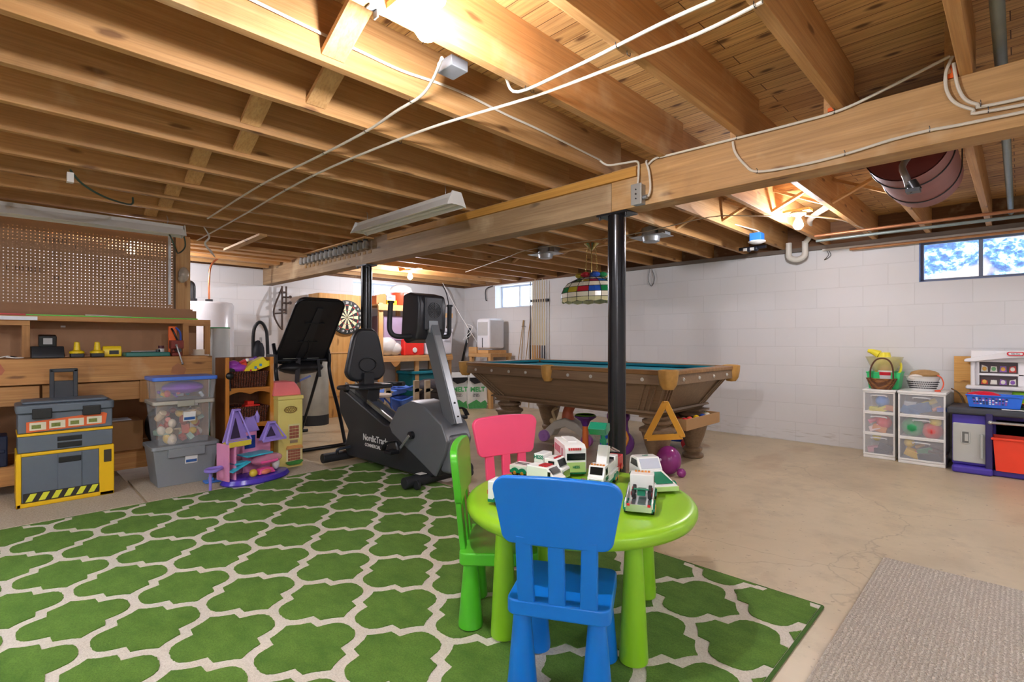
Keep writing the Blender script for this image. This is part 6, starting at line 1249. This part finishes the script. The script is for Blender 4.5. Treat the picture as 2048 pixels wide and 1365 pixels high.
simple('popcorn_bucket', 'white bucket with red bands behind the wicker basket', 'bucket', (-.885, 5.84, .642), [('bucket_body', MB().lathe([(.045, 0), (.062, .165), (.058, .165), (.042, .005), (0, .005)], n=24), WHITE, 0), ('red_band', MB().lathe([(.0535, .07), (.0560, .085), (.0535, .088)], n=24).lathe([(.0575, .12), (.0615, .15), (.0575, .153)], n=24).lathe([(.0495, .035), (.0525, .05), (.0495, .053)], n=24), pl('d8283a', .35), 0)])
simple('clear_bowl', 'cloudy clear bowl around the yellow jug', 'bowl', (-.91, 5.93, .80), [('bowl', MB().lathe([(.09, .0), (.12, .06), (.15, .13), (.147, .13), (.11, .06), (.085, .0)], n=28), glassy('cloudy', 'e8e2b0', .45, .2), 0)])
# on top of the wide unit
wl = thing('wire_basket', 'white lattice basket full of doll things on the wide drawer unit', 'basket', (-.61, 5.80, .641))
MB().lathe([(0, .004), (.085, .0), (.11, .09), (.125, .125), (.130, .128), (.118, .128), (.08, .01), (0, .01)], n=30, M=Matrix.Diagonal((1, .72, 1))).build('basket_body', pl('e6e6e2', .35), wl)
lt = MB()
for k in range(24):
    a = R(-170+k*7); 
    for j in range(4):
        r = .092+.006*j; z = .025+.018*j; b = a+R(3.5*(j % 2)); lt.ob((r*1.03*math.cos(b), .72*r*1.03*math.sin(b), z), (.007, .004, .009), rot(0, 0, math.degrees(b)+90))
lt.build('lattice_hole', pl('26242c', .6), wl)
simple('toy_pillow', 'tan and gold cloth bundle heaped in the white lattice basket', 'cloth', (-.61, 5.80, .735), [('cloth_bundle', MB().sph((.01, .02, .05), (.105, .06, .04), 14).sph((-.04, -.01, .03), (.06, .05, .03), 12), pl('b08a58', .6, 0, .4, .5, 20), 0), ('white_ruffle', MB().sph((-.045, -.045, .02), (.055, .035, .03), 12), pl('e6e0d8', .7, 0, .1, .6, 20), 0)])
simple('bead_necklace', 'orange red bead necklace draped over the right of the white basket', 'necklace', (-.50, 5.76, .641), [('bead_string', MB().tube([(-.01, .02, .14), (.02, 0, .12), (.035, -.01, .07), (.02, -.02, .02), (-.02, -.03, .006), (.02, -.04, .006)], .005, 7, 5), pl('f0603a', .35), 0)])
# ================================================================ play kitchen
PUR = pl('4a3aa8', .4, 0, .04); KG = pl('b9bcb6', .4, 0, .03); KD = pl('3d4048', .5, 0, .05, .2, 60); KW = pl('eceaea', .35, 0, .02)
kt = thing('play_kitchen', 'purple and grey play kitchen with a white hutch against the right wall', 'play kitchen', (.05, 5.80, 0))
def K(mb, name, mat, **k): return mb.build(name, mat, kt, w=1, **k)
K(MB().box(-.43, .55, 5.58, 6.0, .478, .535), 'counter', KD, bevel=.018, seg=3)
K(MB().box(-.40, -.17, 5.62, 5.98, .06, .478), 'left_cabinet', PUR, bevel=.012)
K(MB().box(-.40, .52, 5.90, 5.99, .04, .478).box(-.17, .52, 5.62, 5.98, .0, .05), 'purple_back', PUR, bevel=.01)
K(MB().box(-.40, -.15, 5.56, 5.98, .0, .06), 'foot_step', PUR, bevel=.02, seg=3)
K(MB().box(-.195, -.15, 5.575, 5.64, .05, .50), 'divider_post', pl('2f2660', .4), bevel=.01)
kd = K(MB().box(-.395, -.178, 5.602, 5.618, .085, .405), 'fridge_door', KG, bevel=.008)
def KP(mb, name, mat, par, **k):
    o = mb.build(name, mat, None, **k); loc = o.location.copy(); o.parent = par; o.location = loc-kt.location; return o
KP(MB().box(-.225, -.208, 5.575, 5.602, .13, .33), 'handle', KG, kd, bevel=.006)
KP(MB().prism(rrect(-.345, -.285, .235, .345, .02), 5.596, 5.602, 'y'), 'dispenser_frame', KG, kd, bevel=.003); KP(MB().box(-.335, -.295, 5.5945, 5.5962, .245, .335), 'dispenser_recess', pl('6a6c68', .5), kd); KP(MB().box(-.320, -.298, 5.590, 5.5965, .26, .32), 'tap', KG, kd, bevel=.003)
K(MB().cyl((-.16, 5.575, .43), (.5, 5.575, .43), .011, n=14).sph((-.165, 5.575, .43), .017, 12), 'towel_bar', pl('c9c9c4', .25, .7))
K(MB().box(-.14, .5, 5.90, 5.905, .10, .42), 'oven_recess', pl('2c2458', .5))
K(MB().box(-.10, .5, 5.585, 5.60, .536, .542), 'counter_edge_trim', KW)
K(MB().box(-.30, .52, 5.955, 6.0, .535, .70).box(-.30, .52, 5.955, 6.0, .90, 1.0).box(-.30, -.245, 5.955, 6.0, .70, .90).box(-.01, .03, 5.955, 6.0, .70, .90).box(.32, .36, 5.955, 6.0, .70, .90).box(-.25, .5, 5.955, 6.0, .785, .805), 'hutch_back', KW, bevel=.006)
K(MB().box(-.33, .54, 5.86, 6.0, .668, .70), 'hutch_shelf', KW, bevel=.012, seg=3)
K(MB().cyl((-.285, 5.93, .70), (-.285, 5.93, .90), .016, n=14), 'hutch_post', KW)
ar = [(-.34, .90), (-.34, .925)]+[(-.34+.90*t/14, .925+.075*math.sin(math.pi*t/14)) for t in range(1, 14)]+[(.56, .925), (.56, .90)]+[(.56-.90*t/14, .89+.055*math.sin(math.pi*t/14)) for t in range(1, 14)]
K(MB().prism(ar, 5.87, 6.0, 'y'), 'arched_canopy', KW, bevel=.01)
q = random.Random(2)
for (x0, x1, z0_, z1_) in ((-.243, -.012, .807, .898), (.032, .318, .807, .898), (-.243, -.012, .70, .783), (.032, .318, .70, .783)):
    pn = MB().box(x0, x1, 5.985, 5.99, z0_, z1_); pn.mi = 0; n = 4
    for k in range(n):
        pn.mi = 1+int(q.random()*5); w1 = (x1-x0)/n; c = x0+w1*(k+.5); pn.prism([(c-w1*.38, z0_+.01), (c+w1*.38, z0_+.01), (c+w1*.34, z1_-.02-.02*q.random()), (c-w1*.3, z1_-.02-.02*q.random())], 5.982, 5.985, 'y')
        pn.mi = 1+int(q.random()*5); pn.sph((c, 5.982, (z0_+z1_)/2-.01), (w1*.25, .003, .018), 10)
    K(pn, 'food_picture', [pl(c, .4) for c in ('4a3c40', 'e8b04a', '7ab878', 'c83a34', '8a5ab0', 'e0dcd0')], smooth=False)
K(MB().prism(rrect(-.085, .04, .955, .995, .02), 5.862, 5.869, 'y'), 'logo_backing', KW); K(MB().prism(rrect(-.075, .03, .958, .992, .017), 5.858, 5.863, 'y'), 'logo_red_ring', pl('d02a3a', .35)); K(MB().prism(rrect(-.065, .02, .966, .984, .009), 5.855, 5.859, 'y'), 'logo_white_field', KW)
text('little tikes', .013, (-.0225-.05, 5.8545-5.80, .975), FY, BLACK, kt, bold=.0004)
K(MB().box(-.045, .25, 5.90, 5.94, .536, .66), 'lime_stove_back', pl('8ac81e', .4), bevel=.01); K(MB().box(-.03, .235, 5.885, 5.90, .60, .645), 'lime_stove_panel', pl('78b01a', .4), bevel=.004); K(MB().box(-.045, -.015, 5.82, 5.90, .536, .61), 'lime_stove_arm', pl('a4dc2a', .4), bevel=.006)
bb_ = thing('plastic_basket', 'blue plastic lattice basket on the play kitchen counter', 'basket', (-.145, 5.70, .543))
BBm = pl('2a6fe0', .35)
MB().shell(-.165, .165, -.09, .10, 0, .095, .004, .9).build('basket_body', BBm, bb_, bevel=.006); MB().tube([(-.168, -.093, .095), (.168, -.093, .095), (.168, .103, .095), (-.168, .103, .095)], .006, 6, 1, True).build('rim', BBm, bb_)
hl_ = MB(); q = random.Random(8)
for i in range(11):
    for j in range(5):
        hl_.mi = int(q.random()*3); f = .9+.02*j; x = (-.125+.020*i)*f; y = -.085*f-.0035-.0015*j; z = .016+.0145*j; hl_.box(x-.006, x+.006, y-.0015, y+.002, z-.0045, z+.0045)
hl_.build('lattice_hole', [pl('2a2a4a', .6), pl('e8e8f0', .5), pl('9a4aa0', .5)], bb_, smooth=False)
simple('toy_plate', 'curved red toy dish sticking out of the blue basket', 'toy dish', (-.21, 5.70, .585), [('red_dish', MB().sph((0, 0, .04), (.11, .05, .045), 18), pl('d01f38', .25), 0)])
simple('toy_pan', 'orange red toy pan on the counter right of the blue basket', 'toy pan', (.07, 5.66, .543), [('pan_bowl', MB().lathe([(0, .0), (.04, .0), (.06, .045), (.055, .045), (.035, .006), (0, .006)], n=24), pl('f04a28', .3), 0), ('black_trim', MB().tube([(-.06, 0, .02), (-.055, -.03, .03), (-.03, -.05, .015)], .008, 8, 3), BLACK, 0)])
rbn = thing('toy_bin', 'bright orange red bin in the open bay of the play kitchen', 'bin', (-.02, 5.66, .052))
MB().shell(-.13, .14, -.10, .10, 0, .26, .005, .88).build('bin_body', pl('f4452a', .35), rbn, bevel=.01); MB().tube([(-.135, -.105, .255), (.145, -.105, .255), (.145, .105, .255), (-.135, .105, .255)], .010, 8, 1, True).build('rim', pl('f4452a', .35), rbn)
wc = thing('wooden_crate', 'knotty pine boards standing behind the left of the play kitchen', 'crate', (-.36, 6.03, 0))
for k, (a, b) in enumerate(((0, .46), (.462, .62), (.622, .715), (.717, .945))): MB().box(-.055, .10, -.012, .012, a, b).build('board', wood('knotty', 'dcae66', 'd09c50', 'x', dark='6a3f1c', gs=1.6), wc, bevel=.002)
top(MB().tube([(-.43, 6.0, .655), (-.40, 5.97, .64), (-.37, 5.99, .60), (-.345, 5.98, .50), (-.34, 5.99, .30), (-.36, 6.0, .0)], .006, 8, 4), 'twine', pl('7a6040', .7), 'brown twine hanging between the drawer unit and the play kitchen', 'twine')
